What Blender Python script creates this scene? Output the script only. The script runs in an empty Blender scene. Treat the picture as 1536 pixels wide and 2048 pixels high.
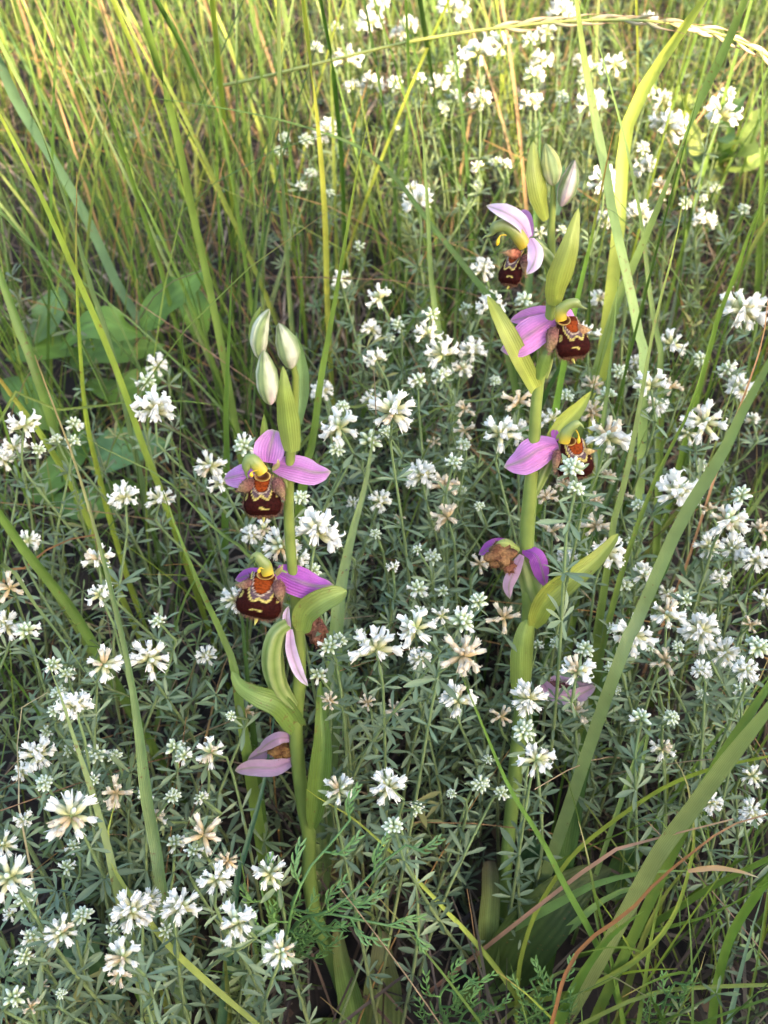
import bpy, math, random
import numpy as np
from mathutils import Vector, Matrix, Quaternion
random.seed(7); rng = np.random.default_rng(7)
PI = math.pi
sc = bpy.context.scene
COL = sc.collection

# ------------------------------------------------------------------ camera, light, exposure
PITCH = math.radians(40); SLOPE = math.radians(15); FPX = 1926.0; DPERP = 0.44
TS, CS = math.tan(SLOPE), math.cos(SLOPE)
CAM = np.array([0, 0, DPERP/CS])
FW = np.array([0, math.cos(PITCH), -math.sin(PITCH)])
UP = np.array([0, math.sin(PITCH), math.cos(PITCH)])
RT = np.array([1.0, 0, 0])
cd = bpy.data.cameras.new('camera'); cam = bpy.data.objects.new('camera', cd); COL.objects.link(cam)
cam.location = CAM; cam.rotation_euler = (PI/2-PITCH, 0, 0)
cd.sensor_fit = 'VERTICAL'; cd.sensor_height = 24; cd.lens = 24*FPX/2048
cd.clip_start = 0.01; cd.clip_end = 200
cd.dof.use_dof = True; cd.dof.focus_distance = 0.315; cd.dof.aperture_fstop = (cd.lens/1000)/0.0021
sc.camera = cam
SUN_EL = math.radians(20); SUN_AZ = math.radians(38)      # sun behind the camera, to its right
SUNV = np.array([math.sin(SUN_AZ)*math.cos(SUN_EL), -math.cos(SUN_AZ)*math.cos(SUN_EL), math.sin(SUN_EL)])
w = bpy.data.worlds.new('World'); sc.world = w; w.use_nodes = True
nt = w.node_tree; nt.nodes.clear()
sky = nt.nodes.new('ShaderNodeTexSky'); sky.sky_type = 'NISHITA'; sky.sun_disc = False
sky.sun_elevation = SUN_EL; sky.sun_rotation = math.atan2(SUNV[0], SUNV[1])
sky.air_density = 1.0; sky.dust_density = 3.0; sky.ozone_density = 1.0
bg = nt.nodes.new('ShaderNodeBackground'); bg.inputs[1].default_value = 0.15
out = nt.nodes.new('ShaderNodeOutputWorld')
nt.links.new(sky.outputs[0], bg.inputs[0]); nt.links.new(bg.outputs[0], out.inputs[0])
sl = bpy.data.lights.new('sun', 'SUN'); sl.energy = 3.0; sl.angle = math.radians(0.6); sl.color = (1.0, 0.82, 0.56)
so = bpy.data.objects.new('sun', sl); COL.objects.link(so)
so.rotation_euler = Vector(SUNV).to_track_quat('Z', 'Y').to_euler()
sc.view_settings.view_transform = 'Standard'; sc.view_settings.look = 'None'
sc.view_settings.gamma = 1; sc.view_settings.use_curve_mapping = False
sc.view_settings.exposure = 2.72
sc.render.engine = 'CYCLES'
cy = sc.cycles
cy.max_bounces = 6; cy.diffuse_bounces = 2; cy.glossy_bounces = 2; cy.transmission_bounces = 4; cy.transparent_max_bounces = 4
cy.sample_clamp_indirect = 4

# ------------------------------------------------------------------ places
def ray(px, py): return FW + (px-768)/FPX*RT + (1024-py)/FPX*UP
def G(px, py, h=0.0):
    """point seen at that pixel at height h over the sloping ground"""
    r = ray(px, py); t = (CAM[2]-h/CS)/(TS*r[1]-r[2]); return CAM + t*r
def Dp(px, py, d): return CAM + d*ray(px, py)
def depth(p): return float(np.dot(p-CAM, FW))
def proj(p):
    d = p-CAM; z = d@FW
    return 768+FPX*(d@RT)/z, 1024-FPX*(d@UP)/z, z
def gz(x, y): return TS*y + 0.006*math.sin(x*23+1)*math.sin(y*19) + 0.003*math.sin(x*61+y*47)
def N(v): v = np.asarray(v, float); return v/(np.linalg.norm(v)+1e-12)
def catmull(P, n):
    P = [np.asarray(p, float) for p in P]
    if len(P) == 2: return np.array([P[0]+(P[1]-P[0])*t for t in np.linspace(0, 1, n)])
    Q = [2*P[0]-P[1]]+P+[2*P[-1]-P[-2]]
    L = np.cumsum([0]+[np.linalg.norm(P[i+1]-P[i]) for i in range(len(P)-1)]); out = []
    for s in np.linspace(0, L[-1], n):
        i = min(int(np.searchsorted(L, s, 'right')-1), len(P)-2); t = (s-L[i])/max(L[i+1]-L[i], 1e-9)
        a, b, c, d = Q[i], Q[i+1], Q[i+2], Q[i+3]
        out.append(0.5*((2*b)+(-a+c)*t+(2*a-5*b+4*c-d)*t*t+(-a+3*b-3*c+d)*t**3))
    return np.array(out)

# ------------------------------------------------------------------ materials
def plant_mat(name, trans=0.3, rough=0.5, veins=0, vein_amt=0.15, noise=0.25, nscale=180.0, spec=0.35, tint=None, rnd=0.12, bump=0.3, coat=0, spots=0):
    m = bpy.data.materials.new(name); m.use_nodes = True; t = m.node_tree; t.nodes.clear(); L = t.links.new
    n = t.nodes.new
    at = n('ShaderNodeAttribute'); at.attribute_name = 'Col'
    geo = n('ShaderNodeTexCoord'); no = n('ShaderNodeTexNoise'); no.inputs['Scale'].default_value = nscale; no.inputs['Detail'].default_value = 3
    L(geo.outputs['Object'], no.inputs['Vector'])
    mr = n('ShaderNodeMapRange'); mr.inputs[1].default_value = .3; mr.inputs[2].default_value = .7
    mr.inputs[3].default_value = 1-noise; mr.inputs[4].default_value = 1+noise
    L(no.outputs[0], mr.inputs[0])
    oi = n('ShaderNodeObjectInfo'); mo = n('ShaderNodeMapRange'); mo.inputs[3].default_value = 1-rnd; mo.inputs[4].default_value = 1+rnd
    L(oi.outputs['Random'], mo.inputs[0])
    mu = n('ShaderNodeMath'); mu.operation = 'MULTIPLY'; L(mr.outputs[0], mu.inputs[0]); L(mo.outputs[0], mu.inputs[1])
    val = mu.outputs[0]; bsrc = no.outputs[0]
    if veins:
        uv = n('ShaderNodeUVMap'); uv.uv_map = 'UVMap'; sx = n('ShaderNodeSeparateXYZ'); L(uv.outputs[0], sx.inputs[0])
        a = n('ShaderNodeMath'); a.operation = 'MULTIPLY'; a.inputs[1].default_value = veins*2*PI; L(sx.outputs[0], a.inputs[0])
        b = n('ShaderNodeMath'); b.operation = 'COSINE'; L(a.outputs[0], b.inputs[0])
        c = n('ShaderNodeMapRange'); c.inputs[1].default_value = -1; c.inputs[2].default_value = 1
        c.inputs[3].default_value = 1-vein_amt; c.inputs[4].default_value = 1+vein_amt; L(b.outputs[0], c.inputs[0])
        e = n('ShaderNodeMath'); e.operation = 'MULTIPLY'; L(val, e.inputs[0]); L(c.outputs[0], e.inputs[1]); val = e.outputs[0]; bsrc = b.outputs[0]
    vm = n('ShaderNodeVectorMath'); vm.operation = 'SCALE'; L(at.outputs['Color'], vm.inputs[0]); L(val, vm.inputs['Scale'])
    colout = vm.outputs[0]
    if spots:
        n2 = n('ShaderNodeTexNoise'); n2.inputs['Scale'].default_value = 420; n2.inputs['Detail'].default_value = 2; n2.inputs['Roughness'].default_value = .7; L(geo.outputs['Object'], n2.inputs['Vector'])
        n3 = n('ShaderNodeTexNoise'); n3.inputs['Scale'].default_value = 25; L(geo.outputs['Object'], n3.inputs['Vector'])
        ad = n('ShaderNodeMath'); ad.operation = 'MULTIPLY_ADD'; ad.inputs[1].default_value = .45; L(n3.outputs[0], ad.inputs[0]); L(n2.outputs[0], ad.inputs[2])
        ms = n('ShaderNodeMapRange'); ms.inputs[1].default_value = .90; ms.inputs[2].default_value = .98; ms.inputs[4].default_value = spots; L(ad.outputs[0], ms.inputs[0])
        mc = n('ShaderNodeMix'); mc.data_type = 'RGBA'; L(ms.outputs[0], mc.inputs['Factor']); L(vm.outputs[0], mc.inputs[6]); mc.inputs[7].default_value = (.16, .085, .03, 1); colout = mc.outputs[2]
    p = n('ShaderNodeBsdfPrincipled'); p.inputs['Roughness'].default_value = rough; p.inputs['Specular IOR Level'].default_value = spec
    L(colout, p.inputs['Base Color'])
    if coat:
        p.inputs['Sheen Weight'].default_value = coat; p.inputs['Sheen Roughness'].default_value = .4
    if bump:
        bp = n('ShaderNodeBump'); bp.inputs['Strength'].default_value = bump; bp.inputs['Distance'].default_value = 0.0003
        L(bsrc, bp.inputs['Height']); L(bp.outputs[0], p.inputs['Normal'])
    o = n('ShaderNodeOutputMaterial')
    if trans > 0:
        tr = n('ShaderNodeBsdfTranslucent'); tv = n('ShaderNodeVectorMath'); tv.operation = 'MULTIPLY'
        tv.inputs[1].default_value = tint or (1.25, 1.35, 0.6)
        L(colout, tv.inputs[0]); L(tv.outputs[0], tr.inputs[0])
        mx = n('ShaderNodeMixShader'); mx.inputs[0].default_value = trans
        L(p.outputs[0], mx.inputs[1]); L(tr.outputs[0], mx.inputs[2]); L(mx.outputs[0], o.inputs[0])
    else: L(p.outputs[0], o.inputs[0])
    return m
M_BLADE = plant_mat('grass_blade', .3, .45, veins=9, vein_amt=.07, noise=.2, nscale=60, spec=.45, spots=.8)
M_GRASS = plant_mat('grass', .35, .5, noise=.2, nscale=40, bump=0)
M_DRY = plant_mat('dry_straw', .15, .7, noise=.35, nscale=90, bump=0, tint=(1.1, 1, .8))
M_GREYLEAF = plant_mat('clover_leaf', .10, .52, noise=.12, nscale=400, spec=.45, tint=(1.1, 1.25, .7), rnd=.22, bump=0)
M_STEM = plant_mat('stem', .0, .5, noise=.15, nscale=300, spec=.35)
M_FLOWER = plant_mat('white_petal', .28, .6, noise=.06, nscale=700, spec=.2, tint=(1.02, 1.0, .92), rnd=.06, bump=0)
M_ORCH = plant_mat('orchid_green', .25, .42, veins=9, vein_amt=.05, noise=.14, nscale=120, spec=.5, spots=.6)
M_BASE = plant_mat('base_leaf', .12, .6, veins=9, vein_amt=.08, noise=.2, nscale=90, spec=.22, spots=.8)
M_OSTEM = plant_mat('orchid_stem', .1, .4, noise=.12, nscale=160, spec=.45)
M_SEPAL = plant_mat('sepal', .35, .5, veins=11, vein_amt=.03, noise=.14, nscale=200, spec=.25, tint=(1.15, .95, 1.15), bump=.5)
M_LIP = plant_mat('velvet_lip', .0, .75, noise=.45, nscale=1300, spec=.06, rnd=0, coat=0, bump=.35)
M_BROAD = plant_mat('broad_leaf', .25, .58, noise=.22, nscale=50, spec=.5, bump=.3, spots=.7)
M_LITTER = plant_mat('litter', .05, .85, noise=.4, nscale=60, bump=0, tint=(1, .9, .7))

# ------------------------------------------------------------------ mesh building
class B:
    """collects vertices, faces, colours and uvs for one mesh"""
    def __init__(s): s.v = []; s.q = []; s.t = []; s.c = []; s.u = []; s.n = 0
    def add(s, v, q=None, t=None, c=(1, 1, 1), u=None):
        v = np.asarray(v, float).reshape(-1, 3); k = len(v)
        s.v.append(v)
        if q is not None and len(q): s.q.append(np.asarray(q, int)+s.n)
        if t is not None and len(t): s.t.append(np.asarray(t, int)+s.n)
        c = np.asarray(c, float); s.c.append(np.broadcast_to(c, (k, 3)) if c.ndim == 1 else c)
        s.u.append(np.zeros((k, 2)) if u is None else np.asarray(u, float))
        s.n += k; return s
    def mesh(s, name, mat, origin=(0, 0, 0), smooth=True):
        v = np.concatenate(s.v)-np.asarray(origin); c = np.concatenate(s.c); u = np.concatenate(s.u)
        q = np.concatenate(s.q) if s.q else np.zeros((0, 4), int); t = np.concatenate(s.t) if s.t else np.zeros((0, 3), int)
        me = bpy.data.meshes.new(name)
        loops = np.concatenate([q.ravel(), t.ravel()]).astype(np.int32)
        starts = np.concatenate([np.arange(len(q))*4, len(q)*4+np.arange(len(t))*3]).astype(np.int32)
        me.vertices.add(len(v)); me.vertices.foreach_set('co', v.ravel().astype(np.float32))
        me.loops.add(len(loops)); me.loops.foreach_set('vertex_index', loops)
        me.polygons.add(len(starts)); me.polygons.foreach_set('loop_start', starts)
        me.update(calc_edges=True)
        a = me.color_attributes.new('Col', 'FLOAT_COLOR', 'POINT')
        a.data.foreach_set('color', np.c_[np.clip(c, 0, 1), np.ones(len(c))].ravel().astype(np.float32))
        l = me.uv_layers.new(name='UVMap'); l.data.foreach_set('uv', u[loops].ravel().astype(np.float32))
        me.polygons.foreach_set('use_smooth', np.full(len(starts), smooth)); me.materials.append(mat); me.validate(); return me
def obj(name, me, parent=None, loc=(0, 0, 0), mat4=None):
    o = bpy.data.objects.new(name, me); COL.objects.link(o)
    if parent is not None: o.parent = parent
    if mat4 is not None: o.matrix_local = mat4
    else: o.location = loc
    return o
def tag(o, label=None, cat=None, group=None, kind=None):
    if label: o['label'] = label
    if cat: o['category'] = cat
    if group: o['group'] = group
    if kind: o['kind'] = kind
    return o
def grid_q(n, m, wrap=False):
    i, j = np.meshgrid(np.arange(n-1), np.arange(m if wrap else m-1), indexing='ij'); j2 = (j+1) % m
    return np.stack([i*m+j, i*m+j2, (i+1)*m+j2, (i+1)*m+j], -1).reshape(-1, 4)
def frames(c, ref):
    c = np.asarray(c, float)
    t = np.gradient(c, axis=0); t /= np.linalg.norm(t, axis=1)[:, None]+1e-12
    ref = np.broadcast_to(np.asarray(ref, float), t.shape)
    s = np.cross(t, ref); s /= np.linalg.norm(s, axis=1)[:, None]+1e-12
    return t, s, np.cross(s, t)
def sheet(b, c, wd, ref, cup=0.2, nw=3, col=(1, 1, 1), ripple=0, twist=0, vary=0):
    """a leaf-like ribbon on centreline c, full widths wd, facing ref; cup>0 raises the edges towards ref"""
    c = np.asarray(c, float); n = len(c); t, s, nn = frames(c, ref)
    if np.ndim(twist) or twist:
        tw = np.asarray(twist)*np.linspace(0, 1, n) if np.ndim(twist) == 0 else np.asarray(twist)
        cs, sn = np.cos(tw)[:, None], np.sin(tw)[:, None]; s, nn = s*cs+nn*sn, nn*cs-s*sn
    x = np.linspace(-1, 1, nw); wd = np.asarray(wd, float)/2
    off = cup*(np.abs(x)[None, :]**1.4)*wd[:, None]
    if ripple: off = off + ripple*wd.max()*np.sin(np.linspace(0, 9, n))[:, None]*np.abs(x)[None, :]*np.sign(x)
    v = c[:, None, :]+s[:, None, :]*(x[None, :, None]*wd[:, None, None])+nn[:, None, :]*off[:, :, None]
    uu = np.broadcast_to((x+1)/2, (n, nw)); vv = np.broadcast_to(np.linspace(0, 1, n)[:, None], (n, nw))
    cc = col(uu.ravel(), vv.ravel()) if callable(col) else np.asarray(col, float)
    b.add(v, grid_q(n, nw), c=cc, u=np.stack([uu, vv], -1).reshape(-1, 2)); return b
def tube(b, c, r, seg=6, col=(1, 1, 1), ribs=0, ribn=3, flat=1.0, ref=(0.31, -.9, 0.23)):
    c = np.asarray(c, float); n = len(c); t = np.gradient(c, axis=0); t /= np.linalg.norm(t, axis=1)[:, None]+1e-12
    s = np.zeros_like(t); s[0] = N(np.cross(t[0], ref) if abs(np.dot(t[0], N(ref))) < .95 else np.cross(t[0], (1, .2, .1)))
    for i in range(1, n): s[i] = N(s[i-1]-t[i]*np.dot(s[i-1], t[i]))
    nn = np.cross(s, t)
    r = np.broadcast_to(np.asarray(r, float), (n,)); a = np.linspace(0, 2*PI, seg, endpoint=False)
    rr = r[:, None]*(1+ribs*np.cos(a*ribn))[None, :]
    v = c[:, None, :]+s[:, None, :]*(np.cos(a)[None, :]*rr)[:, :, None]+nn[:, None, :]*(np.sin(a)[None, :]*rr*flat)[:, :, None]
    uu = np.broadcast_to(a/(2*PI), (n, seg)); vv = np.broadcast_to(np.linspace(0, 1, n)[:, None], (n, seg))
    cc = col(uu.ravel(), vv.ravel()) if callable(col) else np.asarray(col, float)
    b.add(v, grid_q(n, seg, True), c=cc, u=np.stack([uu, vv], -1).reshape(-1, 2)); return b
def lerp(a, b, t): a = np.asarray(a, float); b = np.asarray(b, float); t = np.asarray(t)[..., None]; return a*(1-t)+b*t
def grad(stops):
    """colour along v from (position, colour) stops"""
    P = [s[0] for s in stops]; C = np.array([s[1] for s in stops], float)
    return lambda u, v: np.stack([np.interp(v, P, C[:, k]) for k in range(3)], -1)
def fuzz(b, pts, nrm, L, r, col, n=1, spread=.5):
    for p, d in zip(pts, nrm):
        for _ in range(n):
            dd = N(d+rng.normal(0, spread, 3)); s = N(np.cross(dd, rng.normal(0, 1, 3)))*r
            q = p+rng.normal(0, r*2, 3); b.add([q-s, q+s, q+dd*L*rng.uniform(.6, 1.2)], t=[[0, 1, 2]], c=np.array(col)*rng.uniform(.7, 1.2))

# ------------------------------------------------------------------ labels: where a thing stands in the picture
LM = [(525, 960, "the left orchid's upper flower"), (530, 1180, "the left orchid's lower flower"),
 (552, 700, "the left orchid's bud tip"), (530, 1510, "the left orchid's withered flower"), (560, 1340, "the left orchid's green pod"),
 (1025, 500, "the right orchid's topmost flower"), (1120, 670, "the right orchid's second flower"),
 (1110, 910, "the right orchid's third flower"), (1030, 1120, "the right orchid's shrivelled flower"),
 (1105, 340, "the right orchid's bud tip"), (1138, 1380, "the right orchid's dry husk"), (1100, 1830, "the right orchid's base leaf"),
 (230, 690, "the broad leaves at left"), (1440, 290, "the upper right spiny leaves"), (1380, 55, "the arching straw seed head"),
 (290, 1560, "the wide lower left blade"), (720, 1800, "the feathery leaf"), (1400, 1590, "the wide lower right blade"),
 (705, 1060, "the wide pale blade at the centre"), (0, 0, "the top left corner"), (768, 0, "the top edge middle"), (1536, 620, "the upper right edge"),
 (0, 1024, "the left edge middle"), (0, 2048, "the bottom left corner"), (1536, 1150, "the right edge middle"), (1536, 2048, "the bottom right corner"), (440, 60, "the tall top left grass"),
 (300, 1750, "the wide lower left blade's foot"), (0, 1500, "the lower left edge"), (880, 1500, "the gap between the two orchids")]
DIRS = ['right of', 'up right of', 'above', 'up left of', 'left of', 'down left of', 'below', 'down right of']
_lab = []
def later_label(o, look, px, py):
    px0, py0 = min(max(px, 5), 1531), min(max(py, 5), 2043)
    look = look.replace('straw coloured', 'straw')
    x, y, nm = min(LM, key=lambda l: (l[0]-px0)**2+(l[1]-py0)**2)
    a = math.atan2(y-py0, px0-x); d = math.hypot(px0-x, py0-y)
    where = ('close against' if d < 28 else DIRS[int(round(a/(PI/4))) % 8])+' '+nm
    _lab.append((o, look, where, d))
ORD = ['nearest', 'second nearest', 'third nearest', 'fourth nearest', 'fifth nearest', 'sixth nearest', 'seventh nearest', 'eighth nearest', 'ninth nearest', 'tenth nearest', 'eleventh nearest', 'twelfth nearest', 'thirteenth nearest', 'fourteenth nearest', 'fifteenth nearest', 'sixteenth nearest']
def flush_labels():
    g = {}
    for o, l, w_, d in _lab: g.setdefault((l, w_), []).append((d, o.name, o))
    for (l, w_), L in g.items():
        if len((l+' '+w_).replace("'", ' ').split()) > 14 and len(L) > 1: l = l.replace(' sprig', '').replace('clover', 'clover').replace(' coloured', '')
        L.sort(key=lambda q: (q[0], q[1]))
        for i, (_, _, o) in enumerate(L):
            o['label'] = f"{l} {w_}" if len(L) == 1 else f"{l} {w_}, {ORD[min(i, 15)]}"

# zones kept clear so that loose grass does not hide the orchids: polyline px, radius px, depth
KEEP = []
def keepout(P, r, dfun):
    P = catmull([(a, b_, 0) for a, b_ in P], 16)
    for q in P: KEEP.append((q[0], q[1], r, dfun(q[1])))
dL = lambda py: float(np.interp(py, [600, 2020], [.272, .392]))
dR = lambda py: float(np.interp(py, [280, 1960], [.268, .398]))
keepout([(548, 620), (585, 900), (595, 1300), (600, 1600), (630, 1800), (690, 2000)], 34, dL)
keepout([(1100, 290), (1100, 600), (1068, 850), (1055, 1200), (1040, 1450), (1008, 1850)], 34, dR)
for x, y, r, f in [(550, 940, 105, dL), (520, 1190, 60, dL), (610, 1180, 75, dL), (525, 1520, 50, dL), (1020, 500, 70, dR), (1130, 510, 40, dR), (1060, 670, 65, dR), (1140, 670, 60, dR), (1060, 910, 60, dR), (1140, 910, 60, dR), (1020, 1120, 60, dR), (1150, 1150, 75, dR), (1200, 1110, 50, dR), (1100, 1200, 50, dR), (1010, 640, 40, dR), (548, 690, 55, dL), (1105, 350, 50, dR), (1090, 1840, 90, dR), (640, 1480, 35, dL), (500, 1390, 35, dL), (555, 1320, 35, dL)]:
    KEEP.append((x, y, r, f(y)))
KA = np.array(KEEP)
def blocks(pts, dmin=.2, step=1):
    p = np.asarray(pts)-CAM; z = p@FW
    if z.min() < dmin: return True
    x = 768+FPX*(p@RT)/z; y = 1024-FPX*(p@UP)/z
    hit = (np.hypot(x[:, None]-KA[None, :, 0], y[:, None]-KA[None, :, 1]) < KA[None, :, 2]) & (z[:, None] < KA[None, :, 3]+.004)
    return bool(hit.any())

# ------------------------------------------------------------------ ground
def build_ground():
    xs = np.concatenate([np.linspace(-30, -1.2, 14), np.linspace(-1, 1, 120), np.linspace(1.2, 30, 14)])
    ys = np.concatenate([np.linspace(-30, -.6, 12), np.linspace(-.4, 1.8, 130), np.linspace(2, 40, 16)])
    X, Y = np.meshgrid(xs, ys, indexing='ij')
    Z = TS*Y+0.006*np.sin(X*23+1)*np.sin(Y*19)+0.003*np.sin(X*61+Y*47)+.0015*np.sin(X*171)*np.sin(Y*153+2)
    b = B().add(np.stack([X, Y, Z], -1), grid_q(len(xs), len(ys)))
    m = bpy.data.materials.new('soil'); m.use_nodes = True; t = m.node_tree; p = t.nodes['Principled BSDF']
    n1 = t.nodes.new('ShaderNodeTexNoise'); n1.inputs['Scale'].default_value = 45; n1.inputs['Detail'].default_value = 8
    tc = t.nodes.new('ShaderNodeTexCoord'); t.links.new(tc.outputs['Object'], n1.inputs['Vector'])
    r = t.nodes.new('ShaderNodeValToRGB'); e = r.color_ramp.elements
    e[0].position = .35; e[0].color = (.009, .006, .005, 1); e[1].position = .7; e[1].color = (.045, .031, .022, 1)
    t.links.new(n1.outputs[0], r.inputs[0]); t.links.new(r.outputs[0], p.inputs['Base Color']); p.inputs['Roughness'].default_value = .95
    bp = t.nodes.new('ShaderNodeBump'); bp.inputs['Strength'].default_value = .9; bp.inputs['Distance'].default_value = .004
    t.links.new(n1.outputs[0], bp.inputs['Height']); t.links.new(bp.outputs[0], p.inputs['Normal'])
    tag(obj('ground', b.mesh('ground', m)), kind='structure')
build_ground()

# ------------------------------------------------------------------ added unseen shrub behind the camera, shaped to shade the foreground
def build_shade_caster():
    K = 3.0; c0 = np.array([0, .25, .275])+SUNV*K
    e = N(np.array([1.0, 0.25, 0]))
    root = bpy.data.objects.new('added_shade_shrub', None); COL.objects.link(root)
    base = np.array([c0[0], c0[1], TS*c0[1]]); root.location = base
    tag(root, 'added unseen shrub behind the camera, put there to shade the near plants', 'shrub')
    b = B()
    for k in range(9):
        x0 = base+e*(k-4)*.5+rng.normal(0, .08, 3)*[1, 1, 0]; top = x0+np.array([rng.normal(0, .15), rng.normal(0, .15), c0[2]-base[2]-.15])
        tube(b, catmull([x0-[0, 0, .2], (x0+top)/2+rng.normal(0, .06, 3), top], 8), np.linspace(.03, .006, 8), 7, col=(.07, .05, .035))
    obj('trunk', b.mesh('trunk', M_STEM, base), root)
    b = B(); n = 60000
    H = c0[2]-base[2]
    s = rng.uniform(-2.6, 2.6, n); d = rng.normal(0, .11, n)
    # ragged top edge, lower towards the right so that more sun comes in there
    top = H - .11*s + .05*np.sin(s*5.1+1)+.03*np.sin(s*13+2) + .012*np.sin(s*37)
    zz = top*(1-rng.uniform(0, 1, n)**1.25) + rng.normal(0, .012, n)+ np.where(rng.uniform(0, 1, n) < .02, rng.uniform(0, .08, n), 0)
    P = base+e[None, :]*s[:, None]+np.cross([0, 0, 1], e)[None, :]*d[:, None]; P[:, 2] = base[2]+zz
    a = rng.normal(0, 1, (n, 3)); a /= np.linalg.norm(a, axis=1)[:, None]; c = np.cross(a, rng.normal(0, 1, (n, 3))); c /= np.linalg.norm(c, axis=1)[:, None]
    L = rng.uniform(.022, .04, n)[:, None]
    v = np.stack([P-a*L, P+c*L*.5, P+a*L, P-c*L*.5], 1).reshape(-1, 3)
    b.add(v, np.arange(n*4).reshape(n, 4), c=lerp((.035, .06, .015), (.06, .10, .02), np.repeat(rng.uniform(0, 1, n), 4)))
    tag(obj('crown', b.mesh('crown', M_BROAD, base, False), root))
build_shade_caster()

# ------------------------------------------------------------------ loose vegetation nobody could count
GREENS = [(.085, .15, .025), (.12, .19, .03), (.17, .22, .03), (.10, .16, .04), (.075, .125, .022)]
YGREENS = [(.19, .25, .045), (.25, .27, .06), (.15, .22, .04), (.12, .20, .035)]
def blade_pts(base, h, lean, az, droop, n=8):
    t = np.linspace(0, 1, n); d = np.array([math.cos(az), math.sin(az), 0])
    return base+d[None, :]*(h*(lean*t+droop*t**2.2))[:, None]+np.array([0, 0, 1])[None, :]*(h*(t-.35*droop*t**2.5))[:, None]
def wprof(n, w0=.6, peak=.3, e=.8):
    t = np.linspace(0, 1, n); return np.where(t < peak, w0+(1-w0)*t/peak, (1-np.clip((t-peak)/(1-peak), 0, 1)**1.6)**e)
def rand_blade(b, x, y, h, wmax, cols, lean=.25, droop=.2, dry=.25, n=8, az=None):
    az = rng.uniform(0, 2*PI) if az is None else az
    c = blade_pts(np.array([x, y, gz(x, y)-.003]), h, abs(rng.normal(0, lean)), az, abs(rng.normal(0, droop)), n)
    if blocks(c): return False
    c0 = np.array(cols[rng.integers(len(cols))])*rng.uniform(.75, 1.2)
    tip = lerp(c0, (.35, .20, .07), np.array(1.0)) if rng.uniform() < dry else c0*1.1
    base = c0*np.array([.9, .8, .8])
    ref = N(np.array([-math.sin(az), math.cos(az), 0])*rng.uniform(-.6, .6)+np.array([math.cos(az+PI), math.sin(az+PI), .3])+(-FW)*.8)
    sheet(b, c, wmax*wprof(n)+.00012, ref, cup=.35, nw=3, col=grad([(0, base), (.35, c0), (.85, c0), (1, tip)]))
    return True
# scatter grass density as seen on the ground in photo space
def gdens(px, py):
    top = max(0, min(1, (900-py)/500))
    left = max(0, min(1, (640-px)/200))
    right = max(0, min(1, (px-1130)/150))
    d = .34+.3*max(0, min(1, (1500-py)/600))*(px > 560)
    d = max(d, left*(.55+.40*max(0, min(1, (1250-py)/400))))
    d = max(d, top*.75)
    d = max(d, right*.62)
    if py > 1500 and px < 1050: d = .10
    return d
def build_grass():
    b = B(); n = 0; tries = 0
    while n < 9600 and tries < 90000:
        tries += 1
        y = rng.uniform(-.05, 1.55); x = rng.uniform(-.30-.42*max(y, 0)-.1, .30+.42*max(y, 0)+.1)
        px, py, z = proj(np.array([x, y, gz(x, y)]))
        if rng.uniform() > gdens(px, py): continue
        lit = py < 850
        tall = rng.uniform() < .35
        h = rng.uniform(.14, .30) if tall else rng.uniform(.05, .15)
        if py > 1300: h = min(h, .13)
        if 600 < px < 1130 and py > 500: h = min(h, .19)
        if rand_blade(b, x, y, h, rng.uniform(.0006, .0014), YGREENS if (py < 700 and rng.uniform() < .75) else GREENS, lean=.28, droop=.22): n += 1
    tag(obj('meadow_grass', b.mesh('meadow_grass', M_GRASS)), 'fine green meadow grass growing through the whole bank', 'grass', kind='stuff')
    # far belt beyond the picture
    b = B()
    for _ in range(1500):
        y = rng.uniform(1.3, 3.2); x = rng.uniform(-2, 2)
        c = blade_pts(np.array([x, y, gz(x, y)]), rng.uniform(.12, .3), .2, rng.uniform(0, 6.3), .3, 5)
        sheet(b, c, .003*wprof(5)+.0003, -FW, col=np.array(YGREENS[rng.integers(4)]))
    tag(obj('distant_grass', b.mesh('distant_grass', M_GRASS)), 'grass further up the bank beyond the flowers', 'grass', kind='stuff')
build_grass()
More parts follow.
